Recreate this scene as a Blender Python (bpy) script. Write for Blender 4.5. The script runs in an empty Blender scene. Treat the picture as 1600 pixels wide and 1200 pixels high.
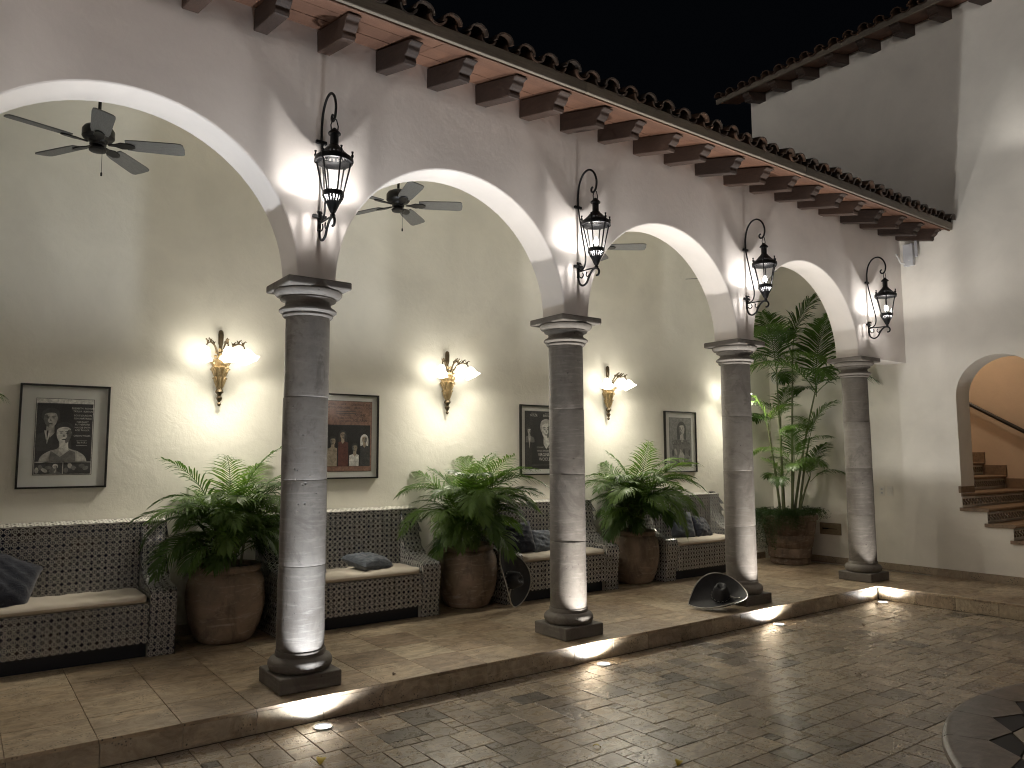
import bpy, math, random
from mathutils import Vector, Matrix
R = math.radians
PI = math.pi
rnd = random.Random(7)
scene = bpy.context.scene
C = scene.collection

# ------------------------------------------------------------------ camera, world, exposure
cam_d = bpy.data.cameras.new('camera')
cam = bpy.data.objects.new('camera', cam_d)
C.objects.link(cam)
cam_d.sensor_fit = 'HORIZONTAL'
cam_d.sensor_width = 36.0
cam_d.lens = 36.0 * 1180.77 / 1600.0
cam_d.clip_start = 0.05
cam_d.clip_end = 400
cam.matrix_world = Matrix(((0.80682394, -0.05408565, -0.58831103, -1.78203504),
                           (-0.59078075, -0.07999224, -0.80285699, -4.65465972),
                           (-0.00363727, 0.99532707, -0.09649241, 1.38),
                           (0, 0, 0, 1)))
scene.camera = cam
world = bpy.data.worlds.new('World')
scene.world = world
world.use_nodes = True
bg = world.node_tree.nodes['Background']
bg.inputs['Color'].default_value = (0.55, 0.7, 1.0, 1)      # clear night sky, almost black
bg.inputs['Strength'].default_value = 0.0004
vs = scene.view_settings
vs.view_transform = 'Standard'
vs.look = 'None'
vs.exposure = 2.32
vs.gamma = 1.0
vs.use_curve_mapping = False
cy = scene.cycles
cy.use_denoising = True
cy.pixel_filter_type = 'BLACKMAN_HARRIS'
cy.filter_width = 1.1
cy.max_bounces = 8
cy.diffuse_bounces = 5
cy.glossy_bounces = 4
cy.transparent_max_bounces = 12
cy.sample_clamp_indirect = 4.0
cy.caustics_reflective = False
cy.caustics_refractive = False

# lamp strengths (each lamp's light is built with its lamp)
UP_W, UP_COL = 42.0, (0.87, 0.93, 1.0)          # ground spots
LAN_W, LAN_COL = 2.3, (1.0, 0.95, 0.90)         # wall lanterns
SHADE_E, SHADE_COL = 3.3, (1.0, 0.93, 0.78)    # sconce shades

SHADE_W = 3.6
# ------------------------------------------------------------------ main dimensions
S = 2.1731            # column pitch
NCOL = 4
YW = 0.14             # half thickness of the arcade wall
YB = 1.78             # back wall
XR = 7.45             # right hand wall
XL = -3.6
ZG = -0.14            # courtyard level
YE = -0.31            # platform edge
XE = 6.24             # inner corner of the platform
HC = 2.5              # column height

# ------------------------------------------------------------------ mesh helpers
class MB:
    def __init__(s):
        s.v = []; s.f = []; s.uv = None; s.mi = []
    def add(s, vs_, fs, mi=0, uvs=None):
        o = len(s.v)
        s.v += [tuple(a) for a in vs_]
        for k, f in enumerate(fs):
            s.f.append(tuple(i + o for i in f)); s.mi.append(mi)
            if uvs is not None:
                if s.uv is None: s.uv = {}
                s.uv[len(s.f) - 1] = uvs[k]
        return s
    def box(s, x0, x1, y0, y1, z0, z1, mi=0, skip=()):
        vs_ = [(x0,y0,z0),(x1,y0,z0),(x1,y1,z0),(x0,y1,z0),(x0,y0,z1),(x1,y0,z1),(x1,y1,z1),(x0,y1,z1)]
        fs = {'b':(3,2,1,0),'t':(4,5,6,7),'f':(0,1,5,4),'r':(1,2,6,5),'k':(2,3,7,6),'l':(3,0,4,7)}
        return s.add(vs_, [f for k, f in fs.items() if k not in skip], mi)
    def lathe(s, prof, seg=24, c=(0,0,0), cap0=True, cap1=True, mi=0, wob=None):
        vs_ = []; fs = []
        n = len(prof)
        for i, (r, z) in enumerate(prof):
            for k in range(seg):
                a = 2*PI*k/seg
                rr = r if wob is None else r*wob(a, z)
                vs_.append((c[0]+rr*math.cos(a), c[1]+rr*math.sin(a), c[2]+z))
        for i in range(n-1):
            for k in range(seg):
                k2 = (k+1) % seg
                fs.append((i*seg+k, i*seg+k2, (i+1)*seg+k2, (i+1)*seg+k))
        if cap0: fs.append(tuple(reversed(range(seg))))
        if cap1: fs.append(tuple((n-1)*seg+k for k in range(seg)))
        return s.add(vs_, fs, mi)
    def tube(s, pts, r, seg=8, mi=0, caps=True):
        pts = [Vector(p) for p in pts]
        n = len(pts)
        rr = r if isinstance(r, (list, tuple)) else [r]*n
        vs_ = []; fs = []
        t = (pts[1]-pts[0]).normalized()
        up = Vector((0,0,1)) if abs(t.z) < .9 else Vector((1,0,0))
        nrm = t.cross(up).normalized()
        for i in range(n):
            if i == 0: t = pts[1]-pts[0]
            elif i == n-1: t = pts[-1]-pts[-2]
            else: t = pts[i+1]-pts[i-1]
            t = t.normalized()
            nrm = (nrm - t*nrm.dot(t)).normalized()
            b = t.cross(nrm)
            for k in range(seg):
                a = 2*PI*k/seg
                vs_.append(pts[i] + (nrm*math.cos(a)+b*math.sin(a))*rr[i])
        for i in range(n-1):
            for k in range(seg):
                k2 = (k+1) % seg
                fs.append((i*seg+k, i*seg+k2, (i+1)*seg+k2, (i+1)*seg+k))
        if caps:
            fs.append(tuple(reversed(range(seg)))); fs.append(tuple((n-1)*seg+k for k in range(seg)))
        return s.add(vs_, fs, mi)
    def prism(s, poly, axis, a0, a1, mi=0):
        # poly: list of 2D points; extruded along axis from a0 to a1
        n = len(poly)
        def P(q, a):
            if axis == 'x': return (a, q[0], q[1])
            if axis == 'y': return (q[0], a, q[1])
            return (q[0], q[1], a)
        vs_ = [P(q, a0) for q in poly] + [P(q, a1) for q in poly]
        fs = [tuple(reversed(range(n))), tuple(range(n, 2*n))]
        for k in range(n):
            k2 = (k+1) % n
            fs.append((k, k2, n+k2, n+k))
        return s.add(vs_, fs, mi)
    def build(s, name, mats, parent=None, smooth=None, fixn=True, loc=None):
        me = bpy.data.meshes.new(name)
        me.from_pydata(s.v, [], s.f)
        if not isinstance(mats, (list, tuple)): mats = [mats]
        for m in mats: me.materials.append(m)
        if len(mats) > 1: me.polygons.foreach_set('material_index', s.mi)
        if s.uv is not None:
            l = me.uv_layers.new(name='UVMap')
            for p in me.polygons:
                u = s.uv.get(p.index)
                if u is None: continue
                for q, li in enumerate(p.loop_indices): l.data[li].uv = u[q]
        if fixn:
            import bmesh
            b = bmesh.new(); b.from_mesh(me)
            bmesh.ops.recalc_face_normals(b, faces=b.faces)
            b.to_mesh(me); b.free()
        if smooth is not None:
            me.polygons.foreach_set('use_smooth', [True]*len(me.polygons))
            me.set_sharp_from_angle(angle=R(smooth))
        me.update()
        o = bpy.data.objects.new(name, me)
        C.objects.link(o)
        if parent is not None: o.parent = parent
        if loc is not None: o.location = loc
        return o

def inst(name, me, parent=None, loc=(0,0,0), rot=(0,0,0), sc=(1,1,1)):
    o = bpy.data.objects.new(name, me)
    C.objects.link(o)
    if parent is not None: o.parent = parent
    o.location = loc; o.rotation_euler = rot; o.scale = sc
    return o
def tag(o, label=None, cat=None, group=None, kind=None):
    if label: o['label'] = label
    if cat: o['category'] = cat
    if group: o['group'] = group
    if kind: o['kind'] = kind
    return o
def thing(name, label, cat, loc=(0,0,0), rz=0, group=None):
    o = bpy.data.objects.new(name, None)
    o.empty_display_size = .1
    C.objects.link(o)
    o.location = loc; o.rotation_euler = (0,0,rz)
    return tag(o, label, cat, group)
def copy_tree(o, parent=None):
    c = o.copy(); C.objects.link(c)
    if parent is not None: c.parent = parent
    for ch in list(KIDS.get(o.name, ())): copy_tree(ch, c)
    return c
KIDS = {}
def index_kids():
    KIDS.clear()
    for o in bpy.data.objects:
        if o.parent: KIDS.setdefault(o.parent.name, []).append(o)
def bevel(o, w, seg=2, angle=30):
    m = o.modifiers.new('bevel', 'BEVEL'); m.width = w; m.segments = seg
    m.limit_method = 'ANGLE'; m.angle_limit = R(angle)
    return o
def arc(cx, cz, r, a0, a1, n):
    return [(cx+r*math.cos(R(a0+(a1-a0)*k/n)), cz+r*math.sin(R(a0+(a1-a0)*k/n))) for k in range(n+1)]
def smoothpts(pts, n=6):
    # Catmull-Rom through the points
    P = [Vector(p) for p in pts]; P = [P[0]*2-P[1]] + P + [P[-1]*2-P[-2]]
    out = []
    for i in range(1, len(P)-2):
        for k in range(n):
            t = k/n; a, b, c, d = P[i-1], P[i], P[i+1], P[i+2]
            out.append(.5*((2*b)+(c-a)*t+(2*a-5*b+4*c-d)*t*t+(3*b-a-3*c+d)*t**3))
    out.append(P[-2])
    return out

# ------------------------------------------------------------------ materials
class NT:
    def __init__(s, name):
        s.m = bpy.data.materials.new(name); s.m.use_nodes = True
        s.t = s.m.node_tree; s.n = s.t.nodes; s.p = s.n['Principled BSDF']; s.out = s.n['Material Output']
    def node(s, typ, **kw):
        n = s.n.new(typ)
        for k, v in kw.items():
            if k == 'in_':
                for q, w in v.items():
                    if hasattr(w, 'is_output'): s.t.links.new(w, n.inputs[q])
                    else: n.inputs[q].default_value = w
            else: setattr(n, k, v)
        return n
    def link(s, a, b): s.t.links.new(a, b)
    def math(s, op, a, b=None, c=None, clamp=False):
        n = s.n.new('ShaderNodeMath'); n.operation = op; n.use_clamp = clamp
        for i, x in enumerate((a, b, c)):
            if x is None: continue
            if hasattr(x, 'is_output'): s.link(x, n.inputs[i])
            else: n.inputs[i].default_value = x
        return n.outputs[0]
    def pos(s, scale=(1,1,1), obj=False):
        if obj: src = s.node('ShaderNodeTexCoord').outputs['Object']
        else: src = s.node('ShaderNodeNewGeometry').outputs['Position']
        return s.node('ShaderNodeMapping', in_={'Vector': src, 'Scale': scale}).outputs[0]
    def noise(s, vec, scale, detail=4, rough=.55, dist=0):
        n = s.node('ShaderNodeTexNoise', in_={'Vector': vec, 'Scale': scale, 'Detail': detail, 'Roughness': rough, 'Distortion': dist})
        return n.outputs['Fac']
    def ramp(s, fac, stops):
        n = s.node('ShaderNodeValToRGB')
        e = n.color_ramp.elements
        while len(e) > 1: e.remove(e[-1])
        e[0].position = stops[0][0]; e[0].color = tuple(stops[0][1]) + (1,) if len(stops[0][1]) == 3 else stops[0][1]
        for p_, c_ in stops[1:]:
            q = e.new(p_); q.color = tuple(c_) + (1,)
        s.link(fac, n.inputs[0])
        return n.outputs[0]
    def mix(s, fac, a, b, blend='MIX'):
        n = s.node('ShaderNodeMix', data_type='RGBA', blend_type=blend)
        for sock, x in ((n.inputs[0], fac), (n.inputs[6], a), (n.inputs[7], b)):
            if hasattr(x, 'is_output'): s.link(x, sock)
            else: sock.default_value = x if not isinstance(x, tuple) else (x + (1,) if len(x) == 3 else x)
        return n.outputs[2]
    def bump(s, h, strength=.3, dist=.01):
        n = s.node('ShaderNodeBump', in_={'Height': h, 'Strength': strength, 'Distance': dist})
        s.link(n.outputs[0], s.p.inputs['Normal'])
        return n
    def base(s, x):
        if hasattr(x, 'is_output'): s.link(x, s.p.inputs['Base Color'])
        else: s.p.inputs['Base Color'].default_value = tuple(x) + (1,)
    def rough(s, x):
        if hasattr(x, 'is_output'): s.link(x, s.p.inputs['Roughness'])
        else: s.p.inputs['Roughness'].default_value = x
    def rand(s): return s.node('ShaderNodeObjectInfo').outputs['Random']
def g(v): return (v, v, v)

def m_plaster(name, col, amp=.5, tone=.085):
    t = NT(name); p = t.pos()
    big = t.noise(p, 1.3, 5, .6, .4)
    fine = t.noise(p, 34, 5, .65)
    mid = t.noise(p, 7, 4, .6, .6)
    c1 = tuple(x*(1-tone) for x in col); c2 = tuple(min(1, x*(1+tone)) for x in col)
    t.base(t.ramp(big, [(.3, c1), (.7, c2)]))
    t.rough(.75)
    h = t.math('ADD', t.math('MULTIPLY', mid, .8), t.math('MULTIPLY', fine, .35))
    t.bump(h, amp, .012)
    return t.m
M = {}
M['plaster_out'] = m_plaster('cool_plaster', (.74, .69, .655), .18)
M['plaster_in'] = m_plaster('cream_plaster', (.81, .785, .70), .40)
M['plaster_right'] = m_plaster('warm_white_plaster', (.78, .745, .68), .20)
M['peach'] = m_plaster('peach_plaster', (.60, .465, .35), .3)

def m_stone():
    t = NT('column_stone'); p = t.pos()
    r = t.rand()
    n1 = t.noise(p, 3.0, 6, .65, .8); n2 = t.noise(p, 22, 6, .7); n3 = t.noise(t.pos((1,1,9)), 6, 4, .6, .5)
    ctone = t.ramp(r, [(0, (.100,.085,.070)), (.35, (.155,.138,.118)), (.7, (.078,.065,.054)), (1, (.188,.170,.150))])
    c = t.mix(t.math('MULTIPLY', t.ramp(n1, [(.35, g(0)), (.7, g(1))]), .5), ctone, (.215,.195,.17))
    c = t.mix(t.math('MULTIPLY', t.ramp(n2, [(.45, g(0)), (.75, g(1))]), .5), c, (.09,.08,.07))
    c = t.mix(t.math('MULTIPLY', t.ramp(n3, [(.52, g(0)), (.72, g(1))]), .30), c, (.29,.265,.24))
    v = t.node('ShaderNodeTexVoronoi', in_={'Vector': t.node('ShaderNodeVectorMath', operation='ADD', in_={0: p, 1: t.node('ShaderNodeVectorMath', operation='SCALE', in_={0: t.node('ShaderNodeTexNoise', in_={'Vector': p, 'Scale': 30.0}).outputs['Color'], 'Scale': .03}).outputs[0]}).outputs[0], 'Scale': 24.0})
    pit = t.ramp(v.outputs['Distance'], [(.06, g(0)), (.16, g(1))])
    pitm = t.ramp(t.noise(p, 4.5, 2), [(.52, g(1)), (.62, g(0))])
    pit = t.math('MAXIMUM', pit, pitm)
    c = t.mix(t.math('MULTIPLY', t.math('SUBTRACT', 1.0, pit), .8), c, (.035,.03,.026))
    spot = t.ramp(t.noise(p, 2.1, 5, .7, 1.5), [(.54, g(0)), (.60, g(1))])
    c = t.mix(t.math('MULTIPLY', spot, .45), c, (.075,.062,.052))
    t.base(c); t.rough(.72)
    h = t.math('ADD', t.math('ADD', t.math('MULTIPLY', n2, .5), t.math('MULTIPLY', n1, .5)), t.math('MULTIPLY', pit, 1.0))
    t.bump(h, .6, .008)
    return t.m
M['stone'] = m_stone()

def m_travertine(name, tones, rough=(.3, .5), vein=.5, scale=1.0, pits=True, bump=.25):
    t = NT(name); r = t.rand()
    geo = t.node('ShaderNodeNewGeometry').outputs['Position']
    off = t.node('ShaderNodeVectorMath', operation='SCALE', in_={0: (17., 31., 5.), 'Scale': r}).outputs[0]
    p = t.node('ShaderNodeVectorMath', operation='ADD', in_={0: geo, 1: off}).outputs[0]
    n1 = t.noise(p, 9*scale, 7, .72, 1.4)
    n2 = t.noise(t.node('ShaderNodeMapping', in_={'Vector': p, 'Scale': (3., 11., 6.)}).outputs[0], 2.2*scale, 6, .7, 1.6)
    n3 = t.noise(p, 60, 4, .7)
    k = len(tones)
    c = t.ramp(r, [(i/(k-1), c_) for i, c_ in enumerate(tones)])
    dark = t.mix(1.0, c, (.40,.36,.32), 'MULTIPLY'); light = t.mix(1.0, c, (1.5,1.44,1.34), 'MULTIPLY')
    c = t.mix(t.math('MULTIPLY', t.ramp(n1, [(.38, g(0)), (.66, g(1))]), .55*vein*2), c, dark)
    c = t.mix(t.math('MULTIPLY', t.ramp(n2, [(.46, g(0)), (.70, g(1))]), .5*vein*2), c, light)
    h = t.math('ADD', t.math('MULTIPLY', n1, .5), t.math('MULTIPLY', n3, .25))
    if pits:
        v = t.node('ShaderNodeTexVoronoi', in_={'Vector': p, 'Scale': 55.0})
        pit = t.ramp(v.outputs['Distance'], [(.18, g(1)), (.34, g(0))])
        pm = t.ramp(t.noise(p, 7, 3), [(.50, g(0)), (.60, g(1))])
        pit = t.math('MULTIPLY', pit, pm)
        c = t.mix(t.math('MULTIPLY', pit, .85), c, (.03,.026,.022))
        h = t.math('SUBTRACT', h, t.math('MULTIPLY', pit, .8))
    t.base(c)
    t.rough(t.ramp(n1, [(.3, g(rough[0])), (.75, g(rough[1]))]))
    t.bump(h, bump, .006)
    return t.m
M['paver'] = m_travertine('paver_travertine', [(.29,.24,.185), (.36,.30,.23), (.20,.165,.13), (.40,.335,.255), (.32,.265,.20), (.12,.105,.09), (.37,.31,.24), (.26,.21,.16)], (.17,.46), .75, 1.0, True, .55)
M['slab'] = m_travertine('platform_travertine', [(.34,.265,.18), (.41,.325,.23), (.27,.20,.135), (.45,.37,.265), (.35,.27,.185), (.30,.225,.155)], (.34,.58), .75, .6)
M['riser'] = m_travertine('riser_travertine', [(.38,.31,.22), (.43,.36,.265), (.33,.26,.19)], (.25,.45), .7, .8)
M['skirt'] = m_travertine('skirting_travertine', [(.30,.24,.17), (.34,.27,.20), (.27,.21,.15)], (.4,.6), .4)
M['tread'] = m_travertine('tread_stone', [(.22,.15,.10), (.26,.18,.12)], (.4,.6), .5)
M['coping'] = m_travertine('coping_slate', [(.085,.064,.048), (.105,.076,.054), (.070,.057,.047)], (.28,.45), .5, 1.0, False, .3)

M['coping'].node_tree.nodes['Principled BSDF'].inputs['Specular IOR Level'].default_value = .42
def m_plain(name, col, rough=.5, metal=0., bump=0., bscale=60, var=.0):
    t = NT(name)
    if var:
        n = t.noise(t.pos(), 14, 4, .6, .5)
        t.base(t.ramp(n, [(.3, tuple(x*(1-var) for x in col)), (.7, tuple(x*(1+var) for x in col))]))
    else: t.base(col)
    t.rough(rough); t.p.inputs['Metallic'].default_value = metal
    if bump: t.bump(t.noise(t.pos(), bscale, 4), bump, .004)
    return t.m
M['grout'] = m_plain('dark_grout', (.075,.064,.05), .9, 0, .3)
M['grout_light'] = m_plain('pale_grout', (.50,.48,.43), .8)
M['iron'] = m_plain('black_iron', (.012,.012,.013), .5, .6, .2, 90)
M['fan_dark'] = m_plain('fan_bronze', (.018,.017,.016), .4, .6)
M['bronze'] = m_plain('dark_bronze', (.10,.075,.045), .42, .8, .3, 120, .5)
M['gold'] = m_plain('antique_gold', (.55,.42,.24), .38, .75, .5, 120, .35)
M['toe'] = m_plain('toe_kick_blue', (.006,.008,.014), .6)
M['cushion'] = m_plain('cushion_canvas', (.56,.50,.42), .9, 0, .25, 25)
M['white_paint'] = m_plain('white_enamel', (.70,.70,.68), .4)
M['grey_box'] = m_plain('grey_plastic', (.50,.51,.54), .5)
M['switch'] = m_plain('switch_plastic', (.75,.73,.68), .35)
M['frame'] = m_plain('black_frame', (.012,.011,.010), .35)
M['mat'] = m_plain('grey_mat_board', (.76,.755,.71), .85)
M['soil'] = m_plain('potting_soil', (.02,.014,.009), .95, 0, .8, 40)
M['steel'] = m_plain('brushed_steel', (.42,.42,.42), .3, .9)
M['hat'] = m_plain('black_felt', (.020,.020,.022), .62, 0, .3, 130, .25)
M['silver'] = m_plain('silver_braid', (.42,.40,.36), .45, .4, .4, 150)
M['rail'] = m_plain('dark_handrail', (.012,.009,.007), .35)
M['yellow_leaf'] = m_plain('yellow_leaf', (.45,.33,.03), .6)
M['brown_leaf'] = m_plain('brown_leaf', (.10,.06,.03), .7)
M['blacktile'] = m_plain('black_glazed_tile', (.006,.006,.008), .5)
M['blacktile'].node_tree.nodes['Principled BSDF'].inputs['Specular IOR Level'].default_value = .15
M['creamtile'] = m_plain('cream_glazed_tile', (.22,.195,.155), .3, 0, .1, 30, .12)
M['mortar'] = m_plain('grey_mortar', (.20,.18,.155), .9, 0, .6, 40, .3)
M['lead'] = m_plain('panel_wood', (.22,.17,.11), .6, 0, .2, 40, .2)

def m_navy(name, col):
    t = NT(name)
    n = t.noise(t.pos(), 160, 2)
    t.base(t.ramp(n, [(.3, tuple(x*.7 for x in col)), (.7, tuple(x*1.3 for x in col))])); t.rough(.85)
    t.p.inputs['Sheen Weight'].default_value = .3
    t.bump(t.math('ADD', t.noise(t.pos((1,1,2.2)), 14, 3, .5, 1.0), t.math('MULTIPLY', n, .2)), .5, .02)
    return t.m
M['navy'] = m_navy('navy_fabric', (.008,.011,.024))
M['bluegrey'] = m_navy('blue_grey_fabric', (.060,.072,.092))

def m_wood(name, c1, c2, sc=(1,1,1), rough=.65):
    t = NT(name); r = t.rand()
    geo = t.node('ShaderNodeTexCoord').outputs['Object']
    off = t.node('ShaderNodeVectorMath', operation='SCALE', in_={0: (7., 13., 5.), 'Scale': r}).outputs[0]
    p = t.node('ShaderNodeVectorMath', operation='ADD', in_={0: geo, 1: off}).outputs[0]
    p = t.node('ShaderNodeMapping', in_={'Vector': p, 'Scale': sc}).outputs[0]
    n = t.noise(p, 9, 6, .65, .8); n2 = t.noise(p, 40, 4, .7)
    tone = t.math('ADD', t.math('MULTIPLY', n, .75), t.math('MULTIPLY', r, .3))
    c = t.ramp(tone, [(.3, c1), (.8, c2)])
    c = t.mix(t.math('MULTIPLY', t.ramp(n2, [(.5, g(0)), (.75, g(1))]), .5), c, tuple(x*.35 for x in c1))
    t.base(c); t.rough(rough); t.bump(t.math('ADD', n, n2), .35, .006)
    return t.m
M['rafter'] = m_wood('rafter_timber', (.017,.009,.006), (.062,.033,.021), (9,1.2,9))
M['board'] = m_wood('soffit_board', (.092,.042,.024), (.190,.092,.054), (1,9,9))
M['fascia'] = m_wood('fascia_board', (.13,.108,.084), (.26,.22,.17), (.8,9,9))
M['blade'] = m_wood('fan_blade_wood', (.07,.07,.066), (.15,.148,.14), (2,14,4), .45)

def m_rooftile():
    t = NT('clay_roof_tile'); r = t.rand(); p = t.pos()
    n = t.noise(p, 16, 5, .65)
    c = t.ramp(r, [(0, (.055,.032,.021)), (.5, (.10,.054,.033)), (1, (.045,.034,.027))])
    c = t.mix(t.math('MULTIPLY', t.ramp(n, [(.42, g(0)), (.68, g(1))]), .75), c, (.035,.032,.027))
    t.base(c); t.rough(.36); t.bump(n, .5, .008)
    return t.m
M['rooftile'] = m_rooftile()

def m_terracotta(name, c1, c2, bloom):
    t = NT(name); p = t.pos()
    n = t.noise(p, 4, 6, .6, 1.0); n2 = t.noise(t.pos((1,1,4)), 5, 5, .65, 1.5); n3 = t.noise(p, 45, 4, .7)
    c = t.ramp(n, [(.3, c1), (.72, c2)])
    c = t.mix(t.math('MULTIPLY', t.ramp(n2, [(.54, g(0)), (.68, g(1))]), .65), c, bloom)
    n4 = t.noise(t.pos((1,1,.5)), 3.1, 6, .7, 1.2)
    c = t.mix(t.math('MULTIPLY', t.ramp(n4, [(.50, g(0)), (.64, g(1))]), .7), c, tuple(x*.42 for x in c1))
    t.base(c); t.rough(.75); t.bump(t.math('ADD', t.math('MULTIPLY', n3, .4), n), .4, .01)
    return t.m
M['pot'] = m_terracotta('weathered_terracotta', (.16,.115,.082), (.32,.235,.168), (.43,.37,.30))
M['pot_dark'] = m_terracotta('dark_terracotta', (.085,.055,.038), (.22,.15,.105), (.32,.26,.20))

def m_tile(ledge=False, name='azulejo_tile'):
    t = NT(name); uv = t.node('ShaderNodeUVMap').outputs[0]
    sep = t.node('ShaderNodeSeparateXYZ', in_={0: uv})
    def cell(o):
        return t.math('ABSOLUTE', t.math('SUBTRACT', t.math('FRACT', t.math('MULTIPLY', o, 2.0)), .5))
    x, y = cell(sep.outputs[0]), cell(sep.outputs[1])
    mx = t.math('MAXIMUM', x, y); sm = t.math('MULTIPLY', t.math('ADD', x, y), .775)
    octo = t.math('MAXIMUM', mx, sm)
    def band(v, a, b): return t.math('MULTIPLY', t.math('GREATER_THAN', v, a), t.math('LESS_THAN', v, b))
    r = t.rand()
    cream = t.ramp(r, [(0, (.74,.72,.65)), (1, (.84,.82,.76))])
    dark = t.ramp(r, [(0, (.008,.011,.028)), (.75, (.012,.015,.032)), (1, (.026,.018,.018))])
    if ledge:
        mask = t.math('GREATER_THAN', t.math('ADD', x, y), .30)
        mask = t.math('MULTIPLY', mask, t.math('LESS_THAN', mx, .47))
    else:
        ring = band(octo, .372, .462); sq = band(mx, .135, .20)
        mask = t.math('MAXIMUM', ring, sq)
    t.base(t.mix(mask, dark, cream)); t.rough(.16)
    t.bump(t.noise(t.pos(), 30, 3), .06, .01)
    return t.m
M['tile'] = m_tile()
M['ledge_tile'] = m_tile(True, 'ledge_tile')
def m_risertile():
    t = NT('stair_riser_tile'); uv = t.node('ShaderNodeUVMap').outputs[0]
    sep = t.node('ShaderNodeSeparateXYZ', in_={0: uv})
    u, v = sep.outputs[0], sep.outputs[1]
    x = t.math('SUBTRACT', t.math('FRACT', u), .5); y = t.math('SUBTRACT', v, .5)
    w = t.math('SINE', t.math('MULTIPLY', t.math('ADD', x, t.math('MULTIPLY', t.math('SINE', t.math('MULTIPLY', y, 7.0)), .22)), 12.6))
    leaf = t.math('GREATER_THAN', w, .25)
    edge = t.math('GREATER_THAN', t.math('ABSOLUTE', y), .38)
    mask = t.math('MAXIMUM', t.math('MULTIPLY', leaf, .8), edge)
    t.base(t.mix(mask, (.012,.012,.016), (.62,.60,.53))); t.rough(.2)
    return t.m
M['risertile'] = m_risertile()

def m_leaf(name, c1, c2, spec=.4):
    t = NT(name); r = t.rand()
    n = t.noise(t.pos(), 5, 2)
    c = t.ramp(t.math('ADD', t.math('MULTIPLY', r, .6), t.math('MULTIPLY', n, .4)), [(.2, c1), (.8, c2)])
    t.base(c); t.rough(.46)
    t.p.inputs['Specular IOR Level'].default_value = .35
    tr = t.node('ShaderNodeBsdfTranslucent', in_={'Color': t.mix(1.0, c, (1.6,1.7,.7), 'MULTIPLY')})
    mx = t.node('ShaderNodeMixShader', in_={0: .32})
    t.link(t.p.outputs[0], mx.inputs[1]); t.link(tr.outputs[0], mx.inputs[2]); t.link(mx.outputs[0], t.out.inputs[0])
    return t.m
M['leaf'] = m_leaf('palm_leaf', (.036,.078,.016), (.098,.165,.036))
M['leaf_dark'] = m_leaf('fern_leaf', (.022,.045,.012), (.045,.085,.02))
M['cane'] = m_plain('palm_cane', (.10,.115,.05), .5, 0, .2, 30, .3)

def m_emit(name, col, e):
    t = NT(name)
    em = t.node('ShaderNodeEmission', in_={'Color': tuple(col)+(1,), 'Strength': e})
    t.link(em.outputs[0], t.out.inputs[0])
    return t.m
M['shade'] = m_emit('lit_glass_shade', SHADE_COL, SHADE_E)
M['lens'] = m_emit('lit_lens', UP_COL, 3.0)
M['bulb'] = m_emit('lit_bulb', LAN_COL, 30.0)
def m_glass():
    t = NT('lantern_glass')
    tr = t.node('ShaderNodeBsdfTransparent', in_={'Color': (.96,.97,.97,1)})
    gl = t.node('ShaderNodeBsdfGlossy', in_={'Color': (.9,.9,.9,1), 'Roughness': .08})
    mx = t.node('ShaderNodeMixShader', in_={0: .09})
    t.link(tr.outputs[0], mx.inputs[1]); t.link(gl.outputs[0], mx.inputs[2]); t.link(mx.outputs[0], t.out.inputs[0])
    return t.m
M['glass'] = m_glass()
def m_flat(name, col):
    t = NT(name)
    n = t.noise(t.pos(), 30, 5, .7, .6)
    t.base(t.ramp(n, [(.32, tuple(x*.58 for x in col)), (.62, tuple(min(1, x*1.25) for x in col))])); t.rough(.55)
    return t.m
INK = [m_flat('ink_black', (.018,.018,.019)), m_flat('ink_dark', (.05,.05,.05)), m_flat('ink_mid', (.17,.165,.155)),
       m_flat('ink_light', (.52,.50,.46)), m_flat('ink_white', (.78,.76,.71)), m_flat('ink_brown', (.30,.165,.12)),
       m_flat('ink_skin', (.40,.33,.25)), m_flat('ink_red', (.15,.055,.045)), m_flat('ink_grey', (.24,.24,.225))]

# ------------------------------------------------------------------ courtyard and platform
gb = MB().box(-14, 14, -16, YE+.12, ZG-.35, ZG-.005)
floor = gb.build('courtyard_floor', M['grout']); tag(floor, kind='structure')
# fountain and lamp keep-out
FX, FY, FR = 2.02, -4.49, 1.47
LIGHTS = [(-0.02, -.425), (2.15, -.42), (4.325, -.405), (6.10, -.43)]

def paver_mesh(nx, ny, var):
    r_ = random.Random(nx*100+ny*10+var)
    w, d = nx*.08, ny*.08
    gap = .0015
    j = lambda: r_.uniform(-.0012, .0012)
    cs = [(-w/2+gap+j(), -d/2+gap+j()), (w/2-gap+j(), -d/2+gap+j()), (w/2-gap+j(), d/2-gap+j()), (-w/2+gap+j(), d/2-gap+j())]
    e = .0028
    vs_ = [(a, b, -.02) for a, b in cs] + [(a, b, -.003) for a, b in cs] + \
          [(a*(1-2*e/w), b*(1-2*e/d), .0) for a, b in cs]
    fs = [(8,9,10,11)]
    for k in range(4):
        k2 = (k+1) % 4
        fs += [(k, k2, 4+k2, 4+k), (4+k, 4+k2, 8+k2, 8+k)]
    return vs_, fs
PM = {}
def paver_me(nx, ny, var):
    k = (nx, ny, var)
    if k not in PM:
        v, f = paver_mesh(nx, ny, var)
        me = bpy.data.meshes.new('paver'); me.from_pydata(v, [], f); me.materials.append(M['paver'])
        PM[k] = me
    return PM[k]
U = .08
X0, Y1 = -3.04, YE
NX, NY = int((XE-X0)/U), 76
occ = [[False]*NX for _ in range(NY)]
placed = []
sizes = [(3,2)]*6 + [(2,2)]*4 + [(2,3)]*3 + [(3,3)]*2 + [(2,1)]*1 + [(1,1)]*1
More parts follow.
